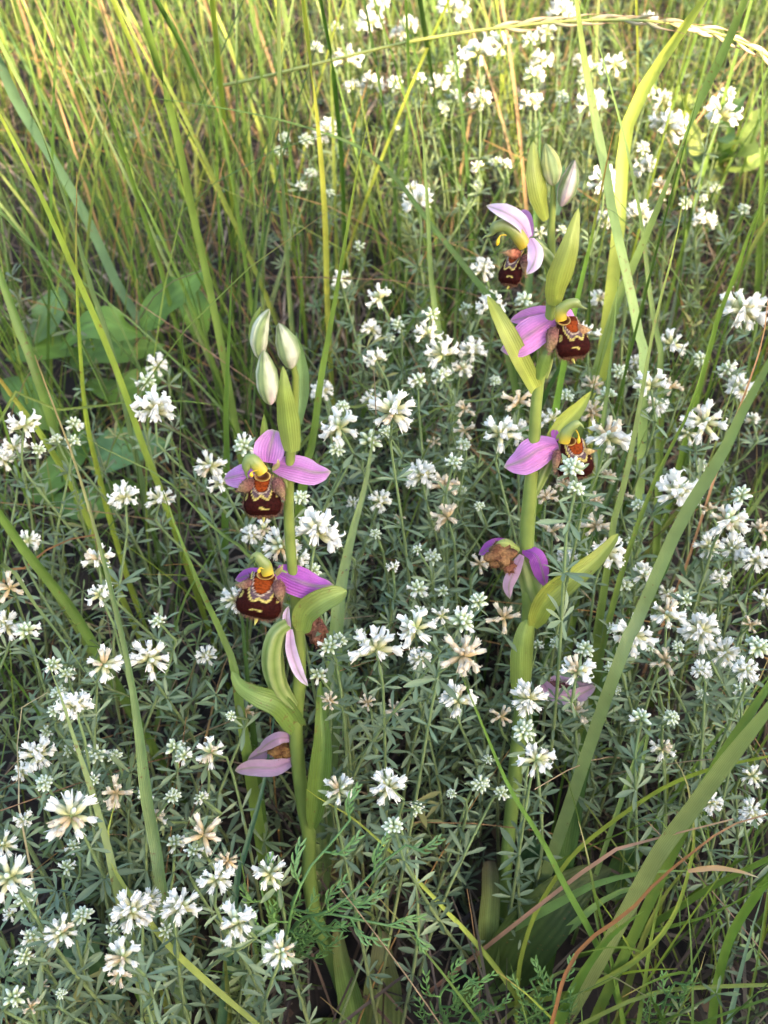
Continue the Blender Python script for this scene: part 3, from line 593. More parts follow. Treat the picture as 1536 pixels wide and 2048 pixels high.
# px points root to tip | width px | colour | height at first point, height at tip | tip colour
BL = [
 ("338 1830,318 1700,300 1600,285 1480,262 1340,225 1180,196 1070,150 920,110 816,70 710", 34, 'pale', .10, .24, 'dry'),
 ("238 1790,217 1700,187 1593,150 1483,124 1400,98 1330", 24, 'pale', .11, .16, None),
 ("480 1420,463 1316,400 1176,350 1050,322 972", 23, 'green', .06, .17, None),
 ("452 1010,455 916,453 816,458 690,464 545", 19, 'green', .05, .22, None),
 ("312 1300,277 1216,230 1070,197 943,173 833,160 683,153 520,154 343", 11, 'yel', .02, .24, 'dry'),
 ("330 1010,287 900,247 783,207 680,150 550,83 400,0 236", 14, 'yel', .05, .27, None),
 ("260 850,220 680,187 583,150 450,110 333,67 217,0 83", 14, 'pale', .05, .25, None),
 ("330 730,283 650,233 567,187 467,133 367,50 233,0 127", 21, 'blue', .03, .22, None),
 ("395 800,360 680,320 533,283 417,233 267,187 140,133 0", 9, 'green', .04, .28, None),
 ("430 620,395 470,360 353,320 233,287 140,227 0", 10, 'yel', .03, .25, None),
 ("462 800,440 680,417 567,387 433,353 267,320 150,280 0", 14, 'green', .04, .26, None),
 ("470 560,463 433,433 283,383 133,313 0", 9, 'deep', .04, .25, None),
 ("478 520,460 380,443 200,423 0", 11, 'yel', .03, .25, None),
 ("1000 640,975 593,910 510,845 430,805 373,725 300,635 263,512 230,333 200,203 192", 14, 'deep', .08, .23, None),
 ("668 850,655 633,649 433,635 263,618 120,605 0", 11, 'yel', .04, .27, None),
 ("600 800,582 633,575 500,562 267,559 0", 10, 'pale', .04, .27, None),
 ("700 640,690 500,685 333,669 167,639 0", 10, 'deep', .03, .25, None),
 ("606 960,624 881,641 752,660 650,692 467,712 350,739 230", 20, 'green', .06, .24, 'yel'),
 ("895 760,879 680,862 567,855 433,845 267,838 160", 16, 'pale', .05, .22, None),
 ("812 420,809 300,815 167,809 0", 15, 'green', .04, .24, None),
 ("890 400,885 300,865 167,839 0", 10, 'deep', .03, .24, None),
 ("745 790,812 667,862 583,912 500,962 443", 11, 'green', .05, .16, 'dry'),
 ("900 720,882 633,845 467,812 350,752 217", 7, 'green', .05, .2, None),
 ("905 760,912 633,919 467,925 330", 6, 'pale', .05, .18, None),
 ("1225 560,1240 400,1251 267,1291 173,1357 73,1414 -5", 25, 'bright', .06, .24, None),
 ("1215 660,1261 540,1307 433,1351 317,1391 217,1451 93,1491 -5", 18, 'pale', .08, .30, None),
 ("1340 640,1364 533,1391 400,1417 260,1441 167,1471 40", 10, 'blue', .06, .24, None),
 ("1285 800,1277 680,1251 550,1224 433,1207 333,1184 217,1164 100,1151 -5", 22, 'pale', .06, .25, 'yel'),
 ("1320 760,1304 633,1277 417,1244 260,1211 140,1174 7", 15, 'green', .05, .24, None),
 ("1120 760,1157 583,1184 467,1211 333,1234 232", 20, 'green', .10, .24, 'brown'),
 ("1268 420,1271 283,1274 133,1271 0", 8, 'bright', .04, .22, None),
 ("960 150,1024 97,1080 62,1141 37,1230 28,1301 12", 9, 'green', .08, .2, None),
 ("1218 1100,1224 1050,1251 950,1277 816,1304 667,1324 583,1347 500,1367 393", 25, 'green', .04, .21, 'yel'),
 ("1405 740,1434 633,1467 550,1501 450,1540 365", 15, 'green', .06, .22, None),
 ("1508 680,1518 500,1524 300,1524 67", 12, 'green', .05, .25, None),
 ("1224 1363,1271 1250,1307 1166,1351 1066,1397 983,1441 916,1484 826,1545 715", 24, 'pale', .07, .24, None),
 ("1120 1760,1128 1714,1152 1575,1187 1437,1231 1311,1290 1200,1324 1150,1380 1000", 38, 'deep', .05, .17, None),
 ("1340 1040,1407 950,1451 816,1475 750,1491 696", 9, 'pale', .08, .2, None),
 ("1185 1420,1197 1333,1224 1216,1257 1100,1314 950,1377 823,1421 683,1440 600", 14, 'green', .04, .22, None),
 ("1351 1183,1377 1116,1447 900,1491 783,1524 683,1536 600", 5, 'salmon', .08, .24, None),
 ("1285 1760,1331 1686,1391 1606,1457 1516,1536 1416,1570 1370", 35, 'pale', .11, .20, None),
 ("1400 1590,1431 1533,1474 1466,1545 1360", 20, 'green', .12, .17, None),
 ("1031 2050,1033 1990,1041 1916,1067 1833,1104 1766,1151 1703,1224 1643,1324 1576,1424 1536,1545 1510", 10, 'yel', .02, .17, None),
 ("1250 2060,1217 1950,1184 1873,1131 1776,1084 1683,1018 1575,959 1437,921 1345", 15, 'green', .03, .200, None),
 ("1236 1990,1214 1886,1191 1793,1174 1706,1157 1643", 9, 'green', .05, .12, 'straw'),
 ("1010 2012,1091 1996,1174 1976,1257 1930,1311 1883,1351 1823,1377 1743,1388 1670,1374 1566,1350 1520", 11, 'yel', .02, .15, 'straw'),
 ("1160 1782,1200 1765,1257 1750,1320 1742,1382 1742", 19, 'pale', .08, .13, None),
 ("1376 1742,1410 1737,1437 1736,1480 1743,1517 1755", 10, 'dry', .13, .14, 'straw'),
 ("1145 1850,1224 1790,1307 1766,1350 1750", 20, 'pale', .05, .09, None),
 ("1171 1740,1257 1693,1357 1666,1467 1638", 7, 'salmon', .10, .15, None),
 ("1108 2060,1157 1960,1211 1883,1257 1843,1288 1822", 23, 'green', .04, .12, None),
 ("1100 2060,1130 1950,1174 1883,1257 1823,1314 1763,1391 1700,1457 1653,1536 1628", 7, 'brown', .08, .16, 'salmon'),
 ("1300 1862,1424 1826,1545 1758", 18, 'green', .05, .11, None),
 ("1330 1830,1424 1770,1545 1710", 16, 'green', .06, .12, None),
 ("1421 2060,1434 1966,1464 1866,1517 1783,1550 1740", 17, 'green', .03, .11, None),
 ("1452 2060,1491 1900,1527 1783", 13, 'blue', .04, .11, None),
 ("1235 2040,1284 1883,1330 1790,1400 1700", 13, 'olive', .02, .11, None),
 ("1276 2050,1304 1866,1331 1750,1350 1660", 9, 'green', .04, .12, None),
 ("1240 2010,1341 1980,1440 1972,1545 1969", 8, 'olive', .05, .07, None),
 ("1335 2060,1391 1960,1411 1903", 11, 'olive', .05, .09, 'straw'),
 ("1074 1980,1120 1945,1157 1938,1224 1953,1292 1992", 7, 'olive', .04, .07, 'straw'),
 ("1018 1972,939 1871,900 1830,828 1753,776 1698,705 1636,644 1600,612 1578", 9, 'bright', .03, .13, None),
 ("540 2070,417 1966,333 1886,267 1800,227 1733,216 1666,232 1600", 12, 'yel', .09, .125, 'x'),
 ("464 2060,453 1933,440 1856", 17, 'olive', .04, .11, 'dry'),
 ("310 2060,280 2000,248 1950", 14, 'green', .04, .09, None),
 ("345 2060,325 1990,303 1935", 15, 'olive', .03, .07, None),
 ("470 1815,485 1731,506 1652,531 1560,548 1440,560 1380", 22, 'teal', .08, .11, None),
 ("672 1260,680 1183,692 1116,712 1033,729 975,742 900,748 850", 38, 'pale', .055, .14, None),
 ("690 880,780 870,879 816,1024 790,1100 755", 9, 'olive', .10, .16, None),
 ("640 850,712 816,790 790,865 760", 9, 'olive', .10, .14, None),
 ("770 985,805 960,880 918,942 883,990 850", 8, 'olive', .08, .13, None),
 ("-10 850,133 823,283 800,383 803,450 812", 10, 'green', .15, .13, None),
 ("-10 1200,50 1136,100 1096,150 1076,190 1070", 9, 'brown', .10, .12, None),
 ("190 1290,133 1200,60 1110,-10 1010", 22, 'green', .04, .14, None),
 ("215 1130,150 983,83 870,20 786,-10 745", 11, 'yel', .07, .17, 'brown'),
 ("80 760,50 680,20 600,-10 520", 21, 'green', .08, .16, None),
 ("185 1310,130 1220,67 1130,10 1060", 11, 'olive', .05, .12, None),
 ("520 1135,433 1060,353 976,293 936,213 900,155 862", 9, 'pale', .10, .17, None),
 ("498 1390,485 1250,478 1130", 16, 'deep', .05, .11, None),
 ("330 1360,353 1250,377 1183,440 1080", 9, 'green', .06, .12, None),
 ("1205 850,1218 750,1228 660,1236 560", 15, 'green', .06, .15, None),
 ("1290 1466,1271 1583,1250 1690,1240 1800", 9, 'pale', .13, .02, None),
 ("935 850,1000 780,1062 700,1110 640", 6, 'olive', .08, .12, None),
 ("1180 1090,1215 1000,1255 900,1290 820", 26, 'deep', .04, .12, None),
 ("1165 1000,1195 880,1216 760,1232 640", 24, 'deep', .04, .14, None),
 ("1105 760,1140 700,1165 600", 16, 'deep', .06, .13, None),
 ("1060 540,1073 400,1080 270,1075 200", 18, 'deep', .05, .14, None),
 ("1030 1000,930 880,850 760,790 640", 5, 'dry', .05, .10, None),
 ("400 1540,420 1440,445 1340,478 1270", 6, 'dry', .04, .09, None),
 ("45 1650,38 1560,35 1480,50 1400,95 1385", 4, 'straw', .11, .13, None),
 ("0 1130,70 1210,140 1300,170 1345", 14, 'olive', .08, .03, None),
 ("1000 1560,1090 1540,1180 1520,1250 1515", 7, 'olive', .04, .06, None),
]
def hand_blade(s, wpx, colk, h0, h1, tipk):
    P = [tuple(map(float, q.split())) for q in s.split(',')]
    L = np.r_[0, np.cumsum([math.hypot(P[i+1][0]-P[i][0], P[i+1][1]-P[i][1]) for i in range(len(P)-1)])]; f = L/L[-1]
    if wpx >= 14 and h0 >= .04 and 500 < P[0][1] < 1700: h0 = (.145 if P[0][0] > 1190 and colk != 'deep' else min(.15, h0+.055)); h1 = max(h1, h0+.02)+.015
    pts = [G(x, y, h0+(h1-h0)*t) for (x, y), t in zip(P, f)]
    rooted = h0 > .008 and tipk != 'x' and not (colk == 'dry' and wpx == 10)
    if rooted:
        p = pts[0]; d = N(pts[0]-pts[1])*np.array([1, 1, 0]); q = p+d*min(h0*1.1, .09); pts = [np.array([q[0], q[1], gz(q[0], q[1])-.004])]+pts
    n = max(12, 3*len(pts)); c = catmull(pts, n)
    wd = wpx*np.array([depth(p) for p in c])/FPX
    nt_ = np.linspace(0, 1, n); prof = np.minimum(1, .6+nt_*1.8)*(np.interp(nt_, [0, .3, .55, .68, .78, 1], [1, 1, .95, .5, .36, .05]) if wpx == 34 else np.clip((1-nt_)*1.75, 0, 1)**.8)*(1+.04*np.sin(nt_*rng.uniform(20, 40)+rng.uniform(0, 6)))
    ex, ey = P[-1]
    if ex < 4 or ex > 1532 or ey < 4 or ey > 2044:      # runs on out of the picture
        d = pts[-1]-pts[-2]; pts.append(pts[-1]+d*.7); pts.append(pts[-1]+d*.6+[0, 0, -.01]); c = catmull(pts, n); wd = wpx*np.minimum([depth(p) for p in c], .45)/FPX
        prof = np.minimum(1, .6+nt_*1.8)*np.clip((1-nt_)*5, 0, 1)**.6
    c0 = np.array(CG[colk]); t0 = np.array(CG[tipk]) if tipk in CG else c0*1.05
    if colk in ('salmon', 'brown') or (colk == 'straw'): prof = np.clip((1-nt_)*3, .3, 1)
    root = B(); f0 = len(root.v)
    j = rng.uniform(.9, 1.1, 3)
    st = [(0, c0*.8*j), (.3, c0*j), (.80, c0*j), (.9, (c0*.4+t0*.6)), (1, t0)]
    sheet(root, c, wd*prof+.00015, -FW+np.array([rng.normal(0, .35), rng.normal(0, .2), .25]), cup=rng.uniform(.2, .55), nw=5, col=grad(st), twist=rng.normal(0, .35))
    o = obj('grass_blade', root.mesh('grass_blade', M_BLADE, c[0]), loc=c[0])
    tag(o, cat='grass blade', group='long grass blades leaning through the flowers')
    mx, my = P[len(P)//2]
    sz = 'broad ' if wpx >= 18 else 'thin ' if wpx < 9 else ''
    later_label(o, f"{sz}{LK[colk]} grass blade", mx, my)
for a in BL: hand_blade(*a)
# more countable upright blades in the grassy left and upper parts
def extra_blades():
    n = 0; tr = 0
    while n < 205 and tr < 6000:
        tr += 1
        if n < 110: px, py = rng.uniform(-60, 620), rng.uniform(150, 1000)
        elif n < 160: px, py = rng.uniform(600, 1100), rng.uniform(60, 760)
        else: px, py = rng.uniform(1180, 1560), rng.uniform(250, 1900)
        base = G(px, py, 0); base[2] = gz(base[0], base[1])
        h = rng.uniform(.16, .33) if py < 1000 else rng.uniform(.08, .16)
        if px > 1180: az = rng.uniform(-.5, .9)
        else: az = rng.choice([rng.uniform(-.6, .6), rng.uniform(2.5, 3.8)], p=[.25, .75])
        c = blade_pts(base, h, abs(rng.normal(.12, .16)), az, abs(rng.normal(0, .12)), 12)
        if blocks(c, .24): continue
        n += 1; b = B(); w_ = rng.uniform(.0009, .0022)
        key = rng.choice(['yel', 'green', 'green', 'pale', 'olive', 'deep', 'dry'] if py < 750 else ['green', 'green', 'deep', 'olive', 'pale'])
        c0 = np.array(CG[key]); tip = CG['dry'] if rng.uniform() < .3 else c0
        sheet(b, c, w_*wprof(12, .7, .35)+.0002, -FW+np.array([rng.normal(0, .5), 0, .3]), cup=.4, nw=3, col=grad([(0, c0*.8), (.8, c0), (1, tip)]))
        o = obj('grass_blade', b.mesh('grass_blade', M_BLADE, base), loc=base); tag(o, cat='grass blade', group='long grass blades leaning through the flowers')
        x, y, z = proj(c[6]); later_label(o, f"{'thin ' if w_ < .0014 else ''}{LK[key]} grass blade", x, y)
extra_blades()

# ------------------------------------------------------------------ bee orchids
GRN = (.135, .20, .040); GRN2 = (.21, .26, .055); PINK = (.47, .13, .45); PINKP = (.62, .34, .58); PINKV = (.34, .07, .40); MAG = (.66, .19, .50)
def pth(pts, df, off=0): return [Dp(x, y, df(y)+o) for x, y, o in [(p+(0,) if len(p) == 2 else p) for p in pts]]
def mmw(px, d): return px*d/FPX
class Orchid:
    def __init__(s, label, base, df):
        s.root = bpy.data.objects.new('bee_orchid', None); COL.objects.link(s.root); s.o = np.array(base); s.root.location = base; s.df = df
        tag(s.root, label, 'orchid', 'bee orchids standing among the clover')
    def put(s, name, b, mat, parent=None, label=None, origin=None):
        o0 = s.o if parent is None else parent['_o']
        org = s.o if origin is None else origin
        o = obj(name, b.mesh(name, mat, org), s.root if parent is None else parent, loc=np.asarray(org)-np.array(o0))
        o['_o'] = [float(k) for k in org]
        if label: o['label'] = label
        return o
    def leaf(s, name, pts, wpx, col=GRN, cup=.5, prof=None, parent=None, ref=None, label=None, mat=None, tipcol=None, ripple=0, n=20, nw=7, twist=0, e=.75):
        C = catmull(pth(pts, s.df), n); t = np.linspace(0, 1, n)
        pf = np.interp(t, [0, .12, .35, .6, .85, .96, 1], prof or [.5, .72, 1, .92, .48, .2, .04]); wd = mmw(wpx, np.mean([depth(p) for p in C]))*pf
        col = np.array(col); st = [(0, col*1.05), (.5, col), (1, np.array(tipcol) if tipcol is not None else col*1.1)]
        g = grad(st)
        def cf(u, v): return g(u, v)*(1+.25*np.exp(-((u-.5)/.05)**2))[:, None]*(1-.10*(np.abs(u-.5) > .44))[:, None]
        b = B(); sheet(b, C, wd, -FW+np.array([0, 0, .35]) if ref is None else ref, cup=cup, nw=nw, col=cf, ripple=ripple, twist=twist)
        return s.put(name, b, mat or (M_BASE if name == 'base_leaf' else M_ORCH), parent, label)
    def sepal(s, parent, pts, wpx, kind='pink', cup=.25, ref=None, prof=None, name='sepal'):
        n = 18; C = catmull(pth(pts, s.df), n); t = np.linspace(0, 1, n)
        wd = mmw(wpx, np.mean([depth(p) for p in C]))*np.interp(t, [0, .1, .3, .5, .7, .88, .97, 1], prof or [.45, .68, .95, 1, .9, .52, .2, .03])
        a, bb = {'pink': (PINK, PINKP), 'mag': (MAG, (.68, .32, .60)), 'vivid': (PINKV, PINK), 'pale': (PINKP, (.85, .74, .84)), 'old': ((.50, .27, .42), (.55, .40, .47))}[kind]
        def cf(u, v):
            r = lerp(a, bb, np.clip(np.abs(u-.5)*1.2+v*.35, 0, 1)); r = r*(1-.28*np.exp(-((u-.5)/.035)**2)*(v > .05))[:, None]
            k = np.exp(-((u-.5)/.05)**2)*.55*np.clip(v*1.3, 0, 1); r = lerp1(r, (.32, .36, .16), k)
            return lerp1(r, (.5, .52, .25), np.clip((v-.93)*14, 0, .8))
        b = B(); sheet(b, C, wd, (-FW+np.array([0, 0, .3])) if ref is None else ref, cup=cup, nw=9, col=cf)
        return s.put(name, b, M_SEPAL, parent)
def lerp1(a, b, t): return a*(1-t[:, None])+np.asarray(b, float)[None, :]*t[:, None]
MAROON = np.array((.022, .0035, .0025)); CREAM = np.array((.36, .29, .08)); ORANGE = np.array((.17, .030, .005)); GREYV = np.array((.075, .045, .052))
def lip(s, parent, top, bot, wpx, dz=-.004, seed=0, tilt=0):
    """velvety bee-like lip: top and bottom pixel, width px"""
    d = s.df((top[1]+bot[1])/2)+dz; A = Dp(top[0], top[1], d); Z = Dp(bot[0], bot[1], d-.001)
    ax = Z-A; Lh = np.linalg.norm(ax); ax = N(ax); nn = N(-FW-ax*np.dot(-FW, ax)+RT*tilt); sd = np.cross(ax, nn); W2 = mmw(wpx, d)/2
    nt_, na = 44, 41; t = np.linspace(0, 1, nt_); a = np.linspace(-1, 1, na)
    Wt = np.interp(t, [0, .12, .3, .5, .7, .85, .94, 1], [.60, .66, .76, .91, 1, .90, .62, .03])
    ph = a*1.95; X = Wt[:, None]*np.sin(ph)[None, :]; Y = Wt[:, None]*np.cos(ph)[None, :]*.50+.05
    Y = Y+ (.22*np.sin(PI*np.clip(t, 0, 1)**1.1))[:, None]; Y = Y-(.35*np.clip((t-.8)/.2, 0, 1)**2)[:, None]
    down = t*Lh
    V = A+ax*down[:, None, None]+sd*(X*W2)[:, :, None]+nn*(Y*W2)[:, :, None]
    x = X; T = np.broadcast_to(t[:, None], X.shape)
    rs = random.Random(seed); q1, q2 = rs.uniform(0, 6), rs.uniform(0, 6)
    r = np.where(T > .08, np.sqrt((x/.48)**2+((T-.10)/.37)**2), np.abs(x)/.48)*(1+.03*np.sin(x*9+q1)+.02*np.sin(T*21+q2))
    ro = 1.40*(1-.11*np.cos(np.arctan2(x, np.maximum(T-.08, 1e-3))*4.4))
    col = np.broadcast_to(MAROON, X.shape+(3,)).copy()
    def setc(mask, c): col[mask] = c
    front = np.broadcast_to(np.cos(ph)[None, :] > -.05, X.shape)
    setc(front & (r < ro), CREAM); setc(front & (r < ro-.15), GREYV); setc(front & (r < 1.04), np.array((.30, .22, .16))); setc(front & (r < .93), ORANGE*.35); setc(front & (r < .85), ORANGE)
    setc(front & (r < .85) & (T < .12), ORANGE*.4)
    cx = rs.uniform(-.25, .1); hh = .022+.012*np.sin(x*14+q1)
    setc(front & (((x-cx)/.26)**2+((T-.79-.02*np.sin(x*6+q2))/hh)**2 < 1), CREAM)
    for sx in (-1, 1): setc(front & (((x-sx*.80+.03*np.sin(T*30))/(.05+.05*(T-.4)))**2+((T-.52)/(.06+.03*sx))**2 < 1), CREAM*.7)
    edge = np.abs(a)[None, :] > .90; edge = np.broadcast_to(edge, X.shape)
    col[edge] = col[edge]*.4+np.array((.12, .05, .03))*.6
    col[(T > .95)] = (.12, .06, .03)
    b = B(); uu = np.broadcast_to((a+1)/2, X.shape); b.add(V, grid_q(nt_, na), c=col.reshape(-1, 3), u=np.stack([uu, T], -1).reshape(-1, 2))
    ctr = A+ax*Lh*.55
    sel = [(i, j) for i in range(4, nt_) for j in range(na) if (abs(a[j]) > .76 or t[i] > .92)]
    pts = [V[i, j] for i, j in sel]; nr = [N(V[i, j]-ctr-nn*.2*W2) for i, j in sel]
    fuzz(b, pts, nr, W2*.16, W2*.010, (.17, .085, .055), 2)
    sel = [(i, j) for i in range(22, nt_-3, 1) for j in range(4, na-4)]
    fuzz(b, [V[i, j] for i, j in sel], [nn for _ in sel], W2*.05, W2*.012, (.012, .002, .002), 1, .6)
    o = s.put('lip', b, M_LIP, parent)
    # yellow appendage below
    b = B(); tube(b, catmull([Z-nn*W2*.1-ax*W2*.1, Z+ax*W2*.08, Z+ax*W2*.25+nn*W2*.1], 5), [W2*.12, W2*.09, W2*.07, W2*.04, W2*.004], 6, col=(.42, .38, .08))
    s.put('lip_tip', b, M_OSTEM, parent)
    return o
def lobe(s, parent, a, z, wpx, dz=-.003, col=(.13, .055, .045), tip=(.33, .25, .11)):
    d0 = s.df(a[1])+dz; P = [Dp(a[0], a[1], d0+.001), Dp((a[0]+z[0])/2, (a[1]+z[1])/2, d0-.002), Dp(z[0], z[1], d0-.001)]
    C = catmull(P, 10); r = mmw(wpx, d0)/2*np.array([.5, .8, 1, 1.02, .95, .85, .7, .5, .28, .03]); b = B()
    tube(b, C, r, 12, col=grad([(0, col), (.5, np.array(col)*1.1), (1, tip)]), flat=.75)
    V = b.v[0]; cc = C.mean(0); idx = rng.integers(0, len(V), 420); fuzz(b, V[idx], [N(V[i]-cc) for i in idx], r.max()*.35, r.max()*.02, (.28, .16, .11), 1)
    return s.put('side_lobe', b, M_LIP, parent)
def column(s, parent, pts, wpx, dz=-.006, tipk=True):
    C = catmull([Dp(x, y, s.df(y)+dz) for x, y in pts], 16); r = mmw(wpx, s.df(pts[0][1]))/2*np.interp(np.linspace(0, 1, 16), [0, .3, .55, .7, .8, 1], [.9, 1, .8, .75, .3, .07])
    b = B(); tube(b, C, r, 12, col=grad([(0, (.46, .31, .02)), (.16, (.34, .29, .04)), (.34, (.18, .22, .055)), (1, (.17, .21, .07))]), flat=.8)
    o = s.put('column', b, M_OSTEM, parent); return o
def polli(s, parent, a, m, z, dz=-.009):
    C = catmull([Dp(x, y, s.df(y)+dz) for x, y in (a, m, z)], 9); b = B(); r = mmw(8, s.df(a[1]))/2
    tube(b, C, r*np.array([.2, .22, .25, .28, .35, .6, 1, .9, .05]), 7, col=(.75, .48, .02)); s.put('pollinium', b, M_OSTEM, parent)
def cavity(s, parent, c, wpx, hpx, dz=-.004):
    """yellow rimmed hollow under the column with dark brown inside"""
    d = s.df(c[1])+dz; P = Dp(c[0], c[1], d); r = mmw(wpx, d)/2; hh = mmw(hpx, d)/2; b = B(); a = np.linspace(0, 2*PI, 20, endpoint=False)
    V = []; cols = []
    for k, (rr, dd, cc) in enumerate([(.86, .35, (.30, .20, .05)), (.80, .05, (.36, .25, .05)), (.66, .15, (.20, .08, .015)), (.45, .5, (.08, .025, .008)), (.02, .6, (.06, .018, .006))]):
        V.append([P+RT*math.cos(q)*r*rr+UP*math.sin(q)*hh*rr+FW*r*dd for q in a]); cols += [cc]*20
    b.add(np.array(V), grid_q(5, 20, True), c=np.array(cols)); s.put('throat', b, M_OSTEM, parent)
def ovary(s, pts, wpx, name='flower', label=None, dz=0, prof=None, ribs=.10):
    n = 16; C = catmull([Dp(x, y, s.df(y)+dz) for x, y in pts], n); d = depth(C[0])
    r = mmw(wpx, d)/2*np.interp(np.linspace(0, 1, n), [0, .2, .5, .8, 1], prof or [.45, .8, 1, .85, .55]); b = B()
    tube(b, C, r, 24, col=lambda u, v: lerp(np.array(GRN)*.95, (.28, .32, .11), .5+.5*np.cos(u*2*PI*6)), ribs=ribs, ribn=6)
    return s.put(name, b, M_OSTEM, None, label, origin=C[-1])
def bud(s, pts, wpx, white=(.64, .66, .46), dz=-.002, ph=0, pinkend=False, parent=None, label=None):
    n = 16; C = catmull([Dp(x, y, s.df(y)+dz) for x, y in pts], n); d = depth(C[0])
    r = mmw(wpx, d)/2*np.interp(np.linspace(0, 1, n), [0, .08, .3, .6, .85, .96, 1], [.2, .6, 1, .92, .5, .25, .02]); b = B()
    g = np.array((.28, .36, .15))
    def cf(u, v):
        k = .5+.5*np.cos((u-ph)*2*PI*3); k = np.clip(k*1.6-.3, 0, 1)
        wcol = lerp(np.array((.80, .60, .62)) if pinkend else np.array((.74, .70, .58)), np.array(white), np.clip(v*2.2, 0, 1))
        base = g[None, :]*(1-k[:, None])+wcol*k[:, None]
        seam = np.exp(-(((u-ph)*3+.5+.10*np.sin(v*5)) % 1-.78)**2/.0016)
        return base*(1-.30*seam-.25*(v > .85)+.06*np.sin(v*17+u*31))[:, None]
    tube(b, C, r, 24, col=cf, ribs=.07, ribn=3)
    return s.put('bud', b, M_SEPAL, parent, label)
def stem(s, pts, wpxs, name='stem'):
    C = catmull(pth(pts, s.df), 40); t = np.linspace(0, 1, 40); wp = np.interp(t, np.linspace(0, 1, len(wpxs)), wpxs)
    r = np.array([mmw(w_, depth(c))/2 for w_, c in zip(wp, C)])*(1+.03*np.sin(t*60)); b = B()
    tube(b, C, r, 16, col=lambda u, v: lerp((.13, .20, .045), (.21, .25, .050), np.clip(v+.15*np.cos(u*25), 0, 1)), ribs=.035, ribn=5)
    return s.put(name, b, M_OSTEM)
def shrivel(s, parent, c, wpx, hpx, cols, dz=-.004, seed=1, name='withered_lip'):
    r_ = np.random.default_rng(seed); d = s.df(c[1])+dz; P = Dp(c[0], c[1], d); b = B(); n, m = 16, 20
    u, v = np.meshgrid(np.linspace(.02, PI-.02, n), np.linspace(0, 2*PI, m, endpoint=False), indexing='ij')
    k = 1+.22*np.sin(3*v+2*u+seed)+.16*np.sin(5*u-2*v)+.12*np.sin(7*v+4*u)
    V = P+RT*(np.sin(u)*np.cos(v)*k)[..., None]*mmw(wpx, d)/2+UP*(np.cos(u)*k)[..., None]*mmw(hpx, d)/2+FW*(np.sin(u)*np.sin(v)*k)[..., None]*mmw(min(wpx, hpx), d)*.4
    f = .5+.5*np.sin(4*v+3*u+seed)*np.cos(3*u); b.add(V, grid_q(n, m, True), c=lerp(cols[0], cols[1], f).reshape(-1, 3))
    idx = r_.integers(0, n*m, 160); VV = V.reshape(-1, 3); fuzz(b, VV[idx], [N(VV[i]-P) for i in idx], mmw(6, d), mmw(.8, d), cols[1], 1)
    return s.put(name, b, M_LIP, parent)

# ---- left orchid
LB = Dp(706, 2030, dL(2030)); O = Orchid('left bee orchid with two open purple flowers below three pale buds', LB, dL)
stem(O, [(706, 2030), (668, 1925), (632, 1840), (618, 1750), (619, 1680), (606, 1610), (595, 1520), (592, 1450), (599, 1363), (599, 1290), (592, 1210), (583, 1120), (578, 1045), (578, 980), (582, 890), (589, 820), (590, 740), (575, 690), (553, 670)],
     [34, 34, 32, 30, 29, 28, 28, 28, 28, 27, 26, 24, 22, 21, 21, 20, 18, 14, 8])
O.leaf('bract', [(584, 905, -.002), (577, 850, -.004), (570, 790, -.006), (566, 732, -.004)], 46, GRN2, cup=-.45, prof=[.7, .9, 1, .82, .42, .2, .02])
O.leaf('bract', [(594, 850, .003), (602, 780, .004), (600, 720, .004), (592, 670, .003)], 36, (.16, .24, .10), cup=.5)
O.leaf('bract', [(540, 925, .004), (531, 880, .006), (528, 828, .006)], 20, GRN2, cup=.5)
O.leaf('bract', [(519, 712, .001), (508, 670, .0), (512, 635, .0), (521, 614, .0)], 24, GRN2, cup=-.4)
bud(O, [(519, 716), (517, 680), (524, 645), (539, 618)], 36, ph=.12)
bud(O, [(582, 736), (576, 700), (567, 672), (557, 646)], 46, ph=.22, pinkend=False)
bud(O, [(541, 808), (535, 770), (531, 735), (527, 700)], 46, ph=.2, dz=-.004, pinkend=True)
f = ovary(O, [(580, 985), (570, 950), (552, 925)], 22, label='upper open flower facing left with three pink purple sepals')
O.sepal(f, [(536, 925, -.001), (540, 898, .001), (550, 860, .004)], 62, 'pink', cup=.3, prof=[.55, .85, 1, 1, .8, .55, .4, .2])
O.sepal(f, [(546, 930, -.001), (590, 935, -.002), (630, 945, -.001), (662, 943, .002)], 56, 'pink', cup=-.25)
O.sepal(f, [(508, 945, -.001), (482, 950, -.002), (448, 958, .002)], 48, 'pink', cup=-.25, prof=[.7, .85, 1, 1, .85, .6, .4, .1])
O.leaf('petal', [(545, 940, -.003), (556, 930, -.005), (556, 918, -.005)], 12, (.45, .35, .15), cup=.4, parent=f, n=10)
column(O, f, [(526, 945), (510, 925), (500, 918), (493, 930), (492, 948), (496, 958)], 27)
cavity(O, f, (524, 952), 40, 26, -.0072)
polli(O, f, (515, 940), (503, 945), (504, 955))
lip(O, f, (525, 950), (527, 1037), 76, dz=-.0035, seed=3)
lobe(O, f, (506, 965), (474, 982), 30); lobe(O, f, (552, 962), (568, 998), 34)
f = ovary(O, [(592, 1190), (578, 1155), (560, 1140)], 22, label='lower open flower with one vivid purple sepal spread to the right')
O.sepal(f, [(552, 1142, -.001), (592, 1160, -.003), (630, 1172, -.002), (667, 1170, .001)], 60, 'vivid', cup=-.35, prof=[.45, .8, 1, 1, .85, .5, .25, .04])
O.sepal(f, [(535, 1150, .004), (500, 1150, .006), (470, 1160, .008)], 30, 'vivid', cup=-.2)
column(O, f, [(536, 1148), (530, 1130), (520, 1118), (512, 1110), (505, 1112), (500, 1120)], 26)
